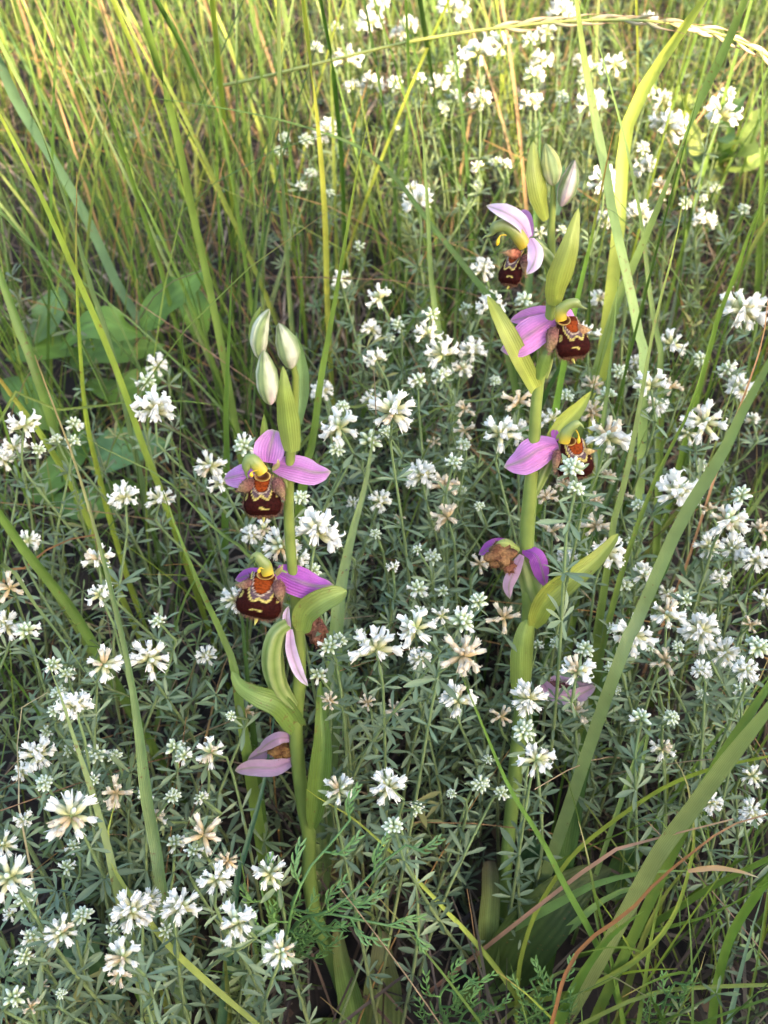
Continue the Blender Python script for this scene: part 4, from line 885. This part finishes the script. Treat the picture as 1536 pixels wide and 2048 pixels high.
cavity(O, f, (530, 1150), 42, 24, -.0072); polli(O, f, (528, 1138), (520, 1136), (517, 1146)); lip(O, f, (532, 1148), (512, 1240), 92, dz=-.0035, seed=5)
lobe(O, f, (508, 1170), (474, 1170), 26); lobe(O, f, (556, 1166), (562, 1204), 36)
O.leaf('petal', [(552, 1150, -.002), (562, 1138, -.005), (566, 1128, -.005)], 12, (.45, .35, .15), cup=.4, parent=f, n=10)
O.leaf('bract', [(603, 1262, -.003), (612, 1228, -.006), (640, 1205, -.008), (668, 1192, -.008), (694, 1182, -.006)], 50, GRN2, cup=.5, prof=[.35, .8, 1, 1, .8, .4, .05], ripple=.1)
f = ovary(O, [(588, 1412), (556, 1370), (545, 1310), (556, 1262), (578, 1245)], 42, label='swollen ribbed green pod carrying a faded pink flower', dz=-.003)
O.sepal(f, [(578, 1262, -.003), (573, 1235, -.003), (577, 1212, -.003)], 16, 'pale')
O.sepal(f, [(580, 1258, -.004), (583, 1300, -.005), (598, 1345, -.006), (616, 1372, -.006)], 24, 'pale', cup=.4)
shrivel(O, f, (634, 1262), 40, 46, ((.10, .03, .02), (.26, .12, .07)), dz=.008, seed=2)
O.leaf('bract', [(594, 1455, -.002), (560, 1412, -.006), (515, 1392, -.008), (482, 1372, -.006), (464, 1343, -.003)], 50, GRN, cup=.45, prof=[.75, .95, 1, .85, .5, .3, .08])
f = ovary(O, [(606, 1560), (596, 1530), (584, 1506)], 24, label='withered drooping flower with closed dull pink sepals', dz=.004)
O.sepal(f, [(588, 1478, .001), (560, 1476, -.003), (535, 1488, -.002), (514, 1506, 0)], 26, 'old', cup=-.5)
O.sepal(f, [(586, 1520, .001), (550, 1535, -.003), (505, 1535, -.002), (470, 1541, 0)], 34, 'old', cup=.6)
O.sepal(f, [(578, 1500, .004), (540, 1500, .006), (495, 1520, .003)], 30, 'old', cup=.3)
shrivel(O, f, (560, 1500), 52, 26, ((.06, .02, .01), (.22, .12, .04)), dz=0, seed=4)
O.leaf('bract', [(626, 1655, -.004), (640, 1560, -.006), (646, 1480, -.004), (642, 1420, 0), (641, 1362, .002)], 46, GRN, cup=1.1, prof=[.3, .7, 1, .85, .4, .25, .05])
O.leaf('bract', [(612, 1640, .001), (625, 1580, .002), (630, 1520, .003), (632, 1470, .004)], 26, GRN, cup=.6)
O.leaf('base_leaf', [(712, 2052, -.006), (700, 1990, -.008), (684, 1920, -.008), (674, 1857, -.004)], 50, (.13, .20, .05), cup=.8, tipcol=(.10, .09, .03), prof=[.9, 1, 1, .8, .55, .45, .3])
O.leaf('base_leaf', [(762, 2075, .0), (765, 1980, -.004), (764, 1920, -.004), (764, 1862, .002)], 84, (.13, .16, .05), cup=.45, prof=[.9, 1, 1, .85, .5, .35, .12], tipcol=(.14, .12, .05))
O.leaf('base_leaf', [(700, 2070, -.002), (670, 2060, -.004), (610, 2075, 0), (560, 2120, .0)], 60, (.13, .20, .05), cup=.4)

GRN2 = (.28, .31, .055)  # sun-warmed yellow put into the right orchid's bract green
# ---- right orchid
RB = Dp(985, 1955, dR(1955)); O = Orchid('right bee orchid, the taller one, with three open flowers', RB, dR)
stem(O, [(985, 1955), (998, 1880), (1006, 1812), (1014, 1714), (1026, 1595), (1038, 1477), (1050, 1340), (1058, 1220), (1056, 1150), (1054, 1072), (1061, 982), (1068, 892), (1073, 802), (1084, 730), (1100, 640), (1103, 560), (1103, 489), (1103, 430), (1109, 385), (1106, 350)],
     [34, 30, 28, 26, 26, 28, 30, 32, 28, 28, 28, 29, 30, 28, 24, 22, 22, 19, 15, 8])
O.leaf('bract', [(1094, 440, -.002), (1080, 390, -.004), (1070, 335, -.003), (1066, 283, 0)], 42, GRN2, cup=-.4, prof=[.4, .7, 1, .9, .52, .26, .03])
bud(O, [(1107, 370), (1104, 345), (1098, 315), (1091, 287)], 40, white=(.56, .56, .20), ph=.1)  # warmth of the sun mixed into this bud's pale colour
bud(O, [(1122, 412), (1134, 380), (1143, 350), (1150, 320)], 38, white=(.74, .62, .55), ph=.3, pinkend=True)
O.leaf('bract', [(1112, 430, .002), (1120, 370, .004), (1128, 330, .004)], 24, (.15, .25, .13), cup=.4)
f = ovary(O, [(1113, 545), (1095, 515), (1066, 482)], 30, label='topmost flower turned left in profile with pink sepals')
O.sepal(f, [(1058, 476, -.001), (1040, 445, -.004), (1010, 425, -.004), (973, 411, 0)], 36, 'pale', cup=.3)
O.sepal(f, [(1062, 476, -.004), (1072, 500, -.008), (1068, 525, -.010), (1053, 549, -.009)], 32, 'pale', cup=-.4)
O.sepal(f, [(1060, 474, .004), (1050, 430, .008), (1038, 425, .010)], 24, 'pink')
column(O, f, [(1050, 492), (1035, 470), (1012, 452), (990, 455), (984, 468), (972, 472), (964, 478)], 30, dz=-.004)
polli(O, f, (1014, 470), (1000, 472), (994, 492), dz=-.005)
cavity(O, f, (1042, 484), 30, 22, -.004)
lobe(O, f, (1040, 508), (1003, 505), 20, col=(.30, .10, .06)); lobe(O, f, (1050, 515), (1052, 552), 30, dz=-.001)
lip(O, f, (1036, 500), (1016, 574), 50, dz=-.002, seed=8, tilt=-.55)
O.leaf('bract', [(1110, 612, -.003), (1118, 560, -.007), (1140, 490, -.007), (1157, 416, -.003)], 50, GRN2, cup=-.4, prof=[.55, .85, 1, .82, .42, .2, .02])
f = ovary(O, [(1090, 755), (1098, 700), (1104, 640)], 26, label='second flower with a large magenta sepal spread to the left')
O.sepal(f, [(1104, 622, .003), (1070, 630, .006), (1020, 642, .008)], 34, 'mag', cup=.2)
O.sepal(f, [(1108, 636, -.001), (1070, 660, -.004), (1035, 685, -.004), (1001, 700, -.001)], 66, 'mag', cup=-.3)
O.sepal(f, [(1118, 630, .004), (1130, 625, .008), (1150, 640, .012)], 26, 'mag')
column(O, f, [(1122, 640), (1122, 622), (1134, 610), (1150, 606), (1160, 612), (1174, 618)], 26, dz=-.007)
cavity(O, f, (1128, 640), 34, 24, -.0072); lip(O, f, (1132, 636), (1147, 720), 74, dz=-.0035, seed=11, tilt=.3)
lobe(O, f, (1112, 662), (1098, 706), 40); lobe(O, f, (1150, 660), (1182, 660), 22, col=(.28, .14, .07))
O.leaf('bract', [(1070, 778, -.003), (1040, 720, -.005), (1005, 650, -.004), (975, 592, .002)], 40, GRN2, cup=.4, prof=[.8, .9, 1, .95, .6, .3, .05])
O.leaf('bract', [(1078, 760, -.004), (1090, 720, -.006), (1100, 690, -.005)], 26, GRN, cup=-.4)
f = ovary(O, [(1070, 990), (1088, 945), (1112, 895)], 22, label='third flower partly hidden by a budding clover head')
O.sepal(f, [(1116, 888, -.001), (1080, 898, -.004), (1045, 920, -.004), (1008, 934, -.001)], 66, 'mag', cup=-.3)
O.sepal(f, [(1118, 880, .002), (1110, 868, .003), (1112, 858, .004)], 18, 'vivid')
column(O, f, [(1128, 885), (1132, 868), (1142, 856), (1154, 848), (1162, 850), (1168, 858)], 26, dz=-.007)
cavity(O, f, (1140, 882), 32, 22, -.0072); polli(O, f, (1152, 860), (1157, 870), (1157, 888)); lip(O, f, (1143, 878), (1150, 960), 76, dz=-.0035, seed=12, tilt=.2)
lobe(O, f, (1120, 905), (1110, 945), 32); lobe(O, f, (1160, 905), (1192, 902), 20, col=(.35, .24, .09))
O.leaf('bract', [(1098, 880, .003), (1125, 850, .004), (1155, 820, .004), (1182, 783, .004)], 34, GRN2, cup=.5)
f = ovary(O, [(1078, 1225), (1062, 1170), (1044, 1108)], 42, label='shrivelled brown flower with two hanging mauve sepals')
O.sepal(f, [(1046, 1098, -.002), (1072, 1110, -.005), (1084, 1140, -.006), (1092, 1175, -.004)], 36, 'vivid', cup=-.5)
O.sepal(f, [(1044, 1110, -.004), (1030, 1140, -.007), (1018, 1170, -.007), (1020, 1198, -.005)], 26, 'old', cup=-.4)
O.sepal(f, [(1030, 1092, .003), (990, 1090, .003), (957, 1110, .003)], 26, 'vivid', cup=.4)
O.leaf('petal', [(1040, 1100, -.002), (1010, 1085, -.005), (985, 1092, -.004)], 20, (.24, .28, .07), cup=-.5, parent=f, n=12)
shrivel(O, f, (1000, 1110), 56, 40, ((.07, .025, .015), (.24, .13, .055)), dz=-.006, seed=6)
shrivel(O, f, (1020, 1134), 30, 20, ((.10, .03, .02), (.26, .11, .06)), dz=-.006, seed=9)
O.leaf('bract', [(1066, 1252, -.004), (1090, 1205, -.008), (1140, 1160, -.010), (1190, 1120, -.008), (1236, 1068, -.004)], 50, GRN2, cup=.65, prof=[.35, .75, 1, .85, .5, .3, .06], ripple=.08, n=26)
O.leaf('bract', [(1047, 1420, -.004), (1042, 1360, -.006), (1044, 1290, -.006), (1056, 1240, -.004)], 40, (.22, .29, .06), cup=-.5, prof=[.6, .85, 1, 1, .8, .6, .2])
f = ovary(O, [(1060, 1400), (1080, 1392), (1096, 1385)], 12, label='dry empty pinkish brown flower husk shaped like a boat', dz=.004)
O.sepal(f, [(1086, 1366, .003), (1105, 1388, -.001), (1145, 1394, -.001), (1192, 1372, .004)], 32, 'old', cup=.9)
O.sepal(f, [(1088, 1368, .008), (1130, 1360, .012), (1190, 1368, .010)], 24, 'old', cup=-.4)
shrivel(O, f, (1112, 1372), 50, 16, ((.04, .015, .02), (.16, .07, .07)), dz=.004, seed=3)
O.leaf('base_leaf', [(975, 1925, -.008), (975, 1850, -.010), (980, 1780, -.008), (978, 1722, -.002)], 44, (.17, .21, .06), cup=.9, tipcol=(.05, .04, .02), prof=[.9, 1, .95, .9, .8, .7, .5])
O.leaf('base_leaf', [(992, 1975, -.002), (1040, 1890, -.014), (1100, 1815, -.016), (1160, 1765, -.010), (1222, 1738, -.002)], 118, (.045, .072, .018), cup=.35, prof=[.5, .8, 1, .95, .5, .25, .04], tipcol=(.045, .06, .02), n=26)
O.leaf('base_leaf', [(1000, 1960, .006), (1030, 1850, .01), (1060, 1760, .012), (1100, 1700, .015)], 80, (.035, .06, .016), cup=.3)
O.leaf('base_leaf', [(980, 1960, .0), (950, 1990, -.003), (925, 2020, 0)], 60, (.10, .15, .04), cup=.4)

# ------------------------------------------------------------------ broad leaves at the left
def leaf_obj(parent, base, pts, wpx, h, col, name='leaf', spiny=0, ref=None, cup=.15, n=16, tipcol=None):
    C = catmull([G(x, y, hh+LIFT) for (x, y), hh in zip(pts, h)], n); t = np.linspace(0, 1, n); wd = mmw(wpx, np.mean([depth(c) for c in C]))
    pf = np.interp(t, [0, .04, .15, .35, .6, .85, 1], [.12, .5, .85, 1, .85, .42, .02]); nw = 9
    if spiny: pf = np.interp(t, [0, .1, .5, .8, 1], [.2, .6, .9, .6, .02])*(.75+.9*np.abs(np.sin(t*PI*spiny))**14)
    col = np.array(col)
    def cf(u, v):
        x = np.abs(u-.5); vein = np.exp(-(x/.025)**2)+.6*np.exp(-((np.abs(((v-x*.7)*7) % 1-.5))/.09)**2)
        return lerp1(np.repeat(col[None, :], len(u), 0), col*1.7+.02, np.clip(vein*.45, 0, 1))
    b = B(); sheet(b, C, wd*pf, ref if ref is not None else (rng.normal(0, .25), -.5, 1), cup=cup, nw=nw, col=cf)
    return obj(name, b.mesh(name, M_BROAD, base), parent)
LIFT = .012
def broad_plant(label, bpx, leaves, name, cat):
    base = G(*bpx, 0); base[2] = gz(base[0], base[1]); r = bpy.data.objects.new(name, None); COL.objects.link(r); r.location = base; tag(r, label, cat)
    b = B(); 
    for pts, wpx, h, col, sp in leaves:
        P = G(*pts[0], h[0]+LIFT); tube(b, catmull([base-[0, 0, .003], (P+base)/2+[0, 0, .004], P], 8), .0009, 5, col=(.13, .17, .06))
    obj('stem', b.mesh('stem', M_STEM, base), r)
    for pts, wpx, h, col, sp in leaves: leaf_obj(r, base, pts, wpx, h, col, spiny=sp, n=70 if sp else 16)
broad_plant('spreading plant with broad oval green leaves at the left behind the grass', (230, 800), [
 ([(283, 655), (325, 610), (365, 575), (410, 538)], 88, (.07, .08, .09, .085), (.09, .17, .022), 0),
 ([(283, 668), (240, 655), (180, 650), (118, 700)], 78, (.07, .08, .08, .06), (.09, .17, .022), 0),
 ([(60, 680), (85, 650), (105, 610), (118, 570)], 66, (.05, .06, .065, .06), (.10, .18, .06), 0),
 ([(140, 720), (190, 700), (260, 700), (330, 690)], 84, (.04, .05, .055, .05), (.09, .17, .022), 0),
 ([(180, 930), (220, 905), (275, 890), (345, 885)], 96, (.04, .05, .05, .04), (.085, .16, .05), 0),
 ([(120, 850), (80, 820), (40, 780), (0, 760)], 80, (.04, .05, .05, .04), (.09, .17, .022), 0),
 ([(150, 700), (120, 690), (60, 700), (10, 720)], 70, (.04, .05, .05, .04), (.09, .17, .022), 0),
 ([(260, 960), (215, 1000), (150, 1010), (90, 990)], 80, (.02, .03, .03, .025), (.09, .17, .022), 0),
 ([(180, 760), (230, 780), (290, 760), (340, 720)], 66, (.03, .04, .04, .03), (.09, .17, .022), 0),
 ([(400, 680), (395, 630), (375, 590), (340, 560)], 60, (.05, .06, .06, .06), (.09, .17, .022), 0),
 ([(60, 1000), (100, 960), (150, 900), (170, 840)], 70, (.02, .03, .03, .02), (.09, .17, .022), 0)], 'broad_leaved_plant', 'plant')
broad_plant('small seedling with narrow yellowish upright leaves at the far left', (40, 680), [
 ([(35, 650), (38, 620), (40, 590), (46, 562)], 18, (.05, .07, .08, .09), (.30, .26, .12), 0),
 ([(35, 652), (50, 630), (65, 615), (84, 600)], 16, (.05, .07, .08, .08), (.22, .22, .09), 0),
 ([(35, 652), (20, 640), (12, 630), (2, 635)], 16, (.05, .07, .07, .07), (.22, .22, .09), 0)], 'seedling', 'plant')
broad_plant('thistle-like plant with spiny yellow green leaves at the upper right', (1440, 380), [
 ([(1440, 330), (1400, 290), (1370, 230), (1390, 145)], 50, (.06, .08, .09, .12), (.26, .30, .06), 4),
 ([(1445, 330), (1480, 300), (1510, 250), (1540, 200)], 60, (.06, .09, .10, .11), (.20, .26, .05), 4),
 ([(1440, 335), (1410, 330), (1375, 300), (1330, 290)], 56, (.06, .07, .07, .06), (.13, .20, .05), 4),
 ([(1450, 340), (1490, 330), (1520, 310), (1560, 300)], 60, (.06, .08, .08, .07), (.20, .26, .05), 4),
 ([(1440, 330), (1450, 280), (1470, 220), (1500, 180)], 54, (.06, .10, .12, .13), (.12, .19, .05), 5),
 ([(1400, 200), (1370, 200), (1330, 190), (1300, 165)], 30, (.09, .09, .09, .1), (.26, .30, .06), 3),
 ([(1440, 345), (1430, 370), (1410, 350), (1380, 340)], 46, (.04, .05, .05, .04), (.22, .24, .06), 4)], 'spiny_plant', 'plant')
broad_plant('low spiny leaved thistle seedling near the bottom left corner', (230, 1990), [
 ([(230, 1960), (200, 1930), (170, 1905), (110, 1925)], 58, (.02, .035, .045, .04), (.06, .13, .045), 4),
 ([(230, 1960), (250, 1930), (262, 1890), (258, 1850)], 50, (.02, .04, .05, .05), (.06, .13, .045), 4),
 ([(232, 1965), (235, 2000), (240, 2030), (252, 2045)], 40, (.02, .03, .03, .03), (.08, .14, .05), 4),
 ([(235, 1960), (290, 1920), (330, 1905), (370, 1930)], 66, (.02, .035, .04, .035), (.05, .12, .04), 4)], 'thistle_seedling', 'plant')
broad_plant('pale young spiny leaf hanging beside the grass at the lower left', (470, 2010), [
 ([(466, 1925), (480, 1950), (497, 1985), (504, 2020)], 34, (.05, .05, .04, .035), (.16, .22, .07), 3)], 'spiny_seedling', 'plant')
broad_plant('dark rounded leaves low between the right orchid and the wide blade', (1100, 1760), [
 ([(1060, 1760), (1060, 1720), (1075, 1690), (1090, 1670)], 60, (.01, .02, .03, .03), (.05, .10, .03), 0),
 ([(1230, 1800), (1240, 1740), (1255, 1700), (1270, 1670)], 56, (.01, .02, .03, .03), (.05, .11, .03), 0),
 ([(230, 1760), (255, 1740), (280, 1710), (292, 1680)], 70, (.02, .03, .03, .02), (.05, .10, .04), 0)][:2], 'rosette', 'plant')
broad_plant('dim broad leaves lying flat behind the wide lower left blade', (260, 1790), [
 ([(240, 1790), (255, 1740), (275, 1700), (292, 1670)], 76, (.01, .02, .03, .03), (.05, .10, .045), 0),
 ([(260, 1790), (300, 1800), (340, 1830), (370, 1850)], 70, (.01, .02, .02, .02), (.045, .09, .035), 0)], 'rosette', 'plant')

# ------------------------------------------------------------------ feathery leaves
def feathery(label, stems):
    (px, py) = stems[0][0][0]
    base = G(px, py, 0); base[2] = gz(base[0], base[1]); r = bpy.data.objects.new('feathery_plant', None); COL.objects.link(r); r.location = base; tag(r, label, 'plant')
    for pts, hs, pin in stems:
        C = catmull([G(x, y, h) for (x, y), h in zip(pts, hs)], 24); b = B(); g = (.085, .17, .05)
        tube(b, C, np.linspace(.0009, .0004, 24), 5, col=g); lf = obj('leaf', b.mesh('leaf', M_STEM, base), r)
        t, s_, nn = frames(C, -FW)
        for k in range(pin):
            i = int(7+(16*(k+1))/pin); i = min(i, 23); sg = 1 if k % 2 else -1; L = .016*(1.1-.5*k/pin)
            d = N(s_[i]*sg*.8+t[i]*.9); b = B(); Q = catmull([C[i], C[i]+d*L*.5+nn[i]*.002, C[i]+N(d+t[i]*.6)*L], 6); tube(b, Q, np.linspace(.00045, .0002, 6), 4, col=g)
            for j in range(1, 6):
                for sg2 in (-1, 1):
                    d2 = N(N(Q[j]-Q[j-1])*1.0+s_[i]*sg2*.55+nn[i]*rng.normal(0, .3)); l2 = L*.42*rng.uniform(.7, 1.1)*(1.15-.1*j)
                    sheet(b, catmull([Q[j], Q[j]+d2*l2*.5, Q[j]+N(d2+.4*t[i])*l2], 5), np.array([.6, 1, 1, .9, .3])*.00075, nn[i], cup=.5, nw=3, col=g)
            obj('leaflet', b.mesh('leaflet', M_STEM, base), lf)
feathery('feathery finely cut green leaves crossing the foot of the left orchid', [
 ([(560, 1950), (575, 1865), (590, 1800), (620, 1735), (660, 1690), (700, 1640)], (.0, .09, .12, .125, .13, .135), 9),
 ([(560, 1950), (590, 1850), (650, 1825), (700, 1790), (760, 1730), (812, 1690)], (.0, .09, .115, .12, .125, .13), 10),
 ([(560, 1950), (590, 1855), (650, 1828), (720, 1840), (770, 1850), (830, 1862)], (.0, .09, .11, .11, .11, .10), 10),
 ([(560, 1960), (560, 1880), (535, 1820), (525, 1790), (520, 1765)], (.0, .08, .10, .11, .115), 8),
 ([(560, 1960), (600, 1900), (650, 1860), (670, 1840)], (.0, .05, .08, .09), 6)])
feathery('feathery grey green weed in the bottom right near the corner', [
 ([(1310, 2080), (1325, 2020), (1335, 1990), (1350, 1965)], (.0, .04, .06, .07), 8),
 ([(1090, 2080), (1080, 2030), (1075, 1990), (1060, 1960)], (.0, .04, .06, .07), 8),
 ([(1080, 2080), (1100, 2030), (1108, 2000), (1112, 1960)], (.0, .04, .06, .07), 8)])
feathery('feathery green weed at the bottom edge between the orchids', [
 ([(900, 2090), (880, 2010), (890, 1975), (930, 1950)], (.0, .05, .06, .07), 8),
 ([(900, 2090), (920, 2040), (935, 2020), (965, 2000)], (.0, .04, .05, .06), 8)])

# ------------------------------------------------------------------ arching straw seed head
def seed_head():
    P = [(440, 172), (512, 157), (612, 133), (789, 90), (912, 67), (1024, 53), (1124, 43), (1230, 40), (1324, 44), (1407, 58), (1491, 88), (1560, 125)]
    H = np.interp(np.arange(len(P)), [0, 3, 8, 11], [.13, .20, .24, .22]); C = catmull([G(x, y, h) for (x, y), h in zip(P, H)], 60)
    c0 = C[0]; base = np.array([c0[0]-.03, c0[1]+.02, gz(c0[0]-.03, c0[1]+.02)-.003]); C = np.r_[catmull([base, (base+c0)/2+[-.004, 0, .03], c0], 8)[:-1], C]
    r = bpy.data.objects.new('seed_stalk', None); COL.objects.link(r); r.location = base; tag(r, 'long arching grass stalk with pale straw seed head along the top right', 'grass stalk')
    b = B(); tube(b, C, np.linspace(.0010, .0005, len(C)), 5, col=(.34, .36, .10)); obj('stem', b.mesh('stem', M_STEM, base), r)
    t, s_, nn = frames(C, -FW); n = len(C)
    for k in range(24):
        if k in (3, 9, 16): continue
        i = n-26+k if k < 24 else n-2; i = min(i, n-2); sg = 1 if k % 2 else -1; L = rng.uniform(.014, .020)
        d = N(t[i]*1.0+s_[i]*sg*rng.uniform(.03, .16)+nn[i]*rng.normal(.0, .12)); Q = catmull([C[i], C[i]+d*L*.5+s_[i]*sg*.001, C[i]+d*L], 7)
        b = B(); tube(b, Q, np.array([.3, .9, 1.1, 1, .7, .35, .03])*rng.uniform(.0005, .0009), 6, col=grad([(0, (.42, .38, .14)), (.5, (.62, .50, .30)), (1, (.50, .26, .16))]), flat=.6)
        tube(b, [Q[-1], Q[-1]+d*.008], [.00015, .00005], 3, col=(.45, .25, .15))
        obj('spikelet', b.mesh('spikelet', M_DRY, base), r)
seed_head()
flush_labels()
for o in bpy.data.objects:
    if '_o' in o: del o['_o']
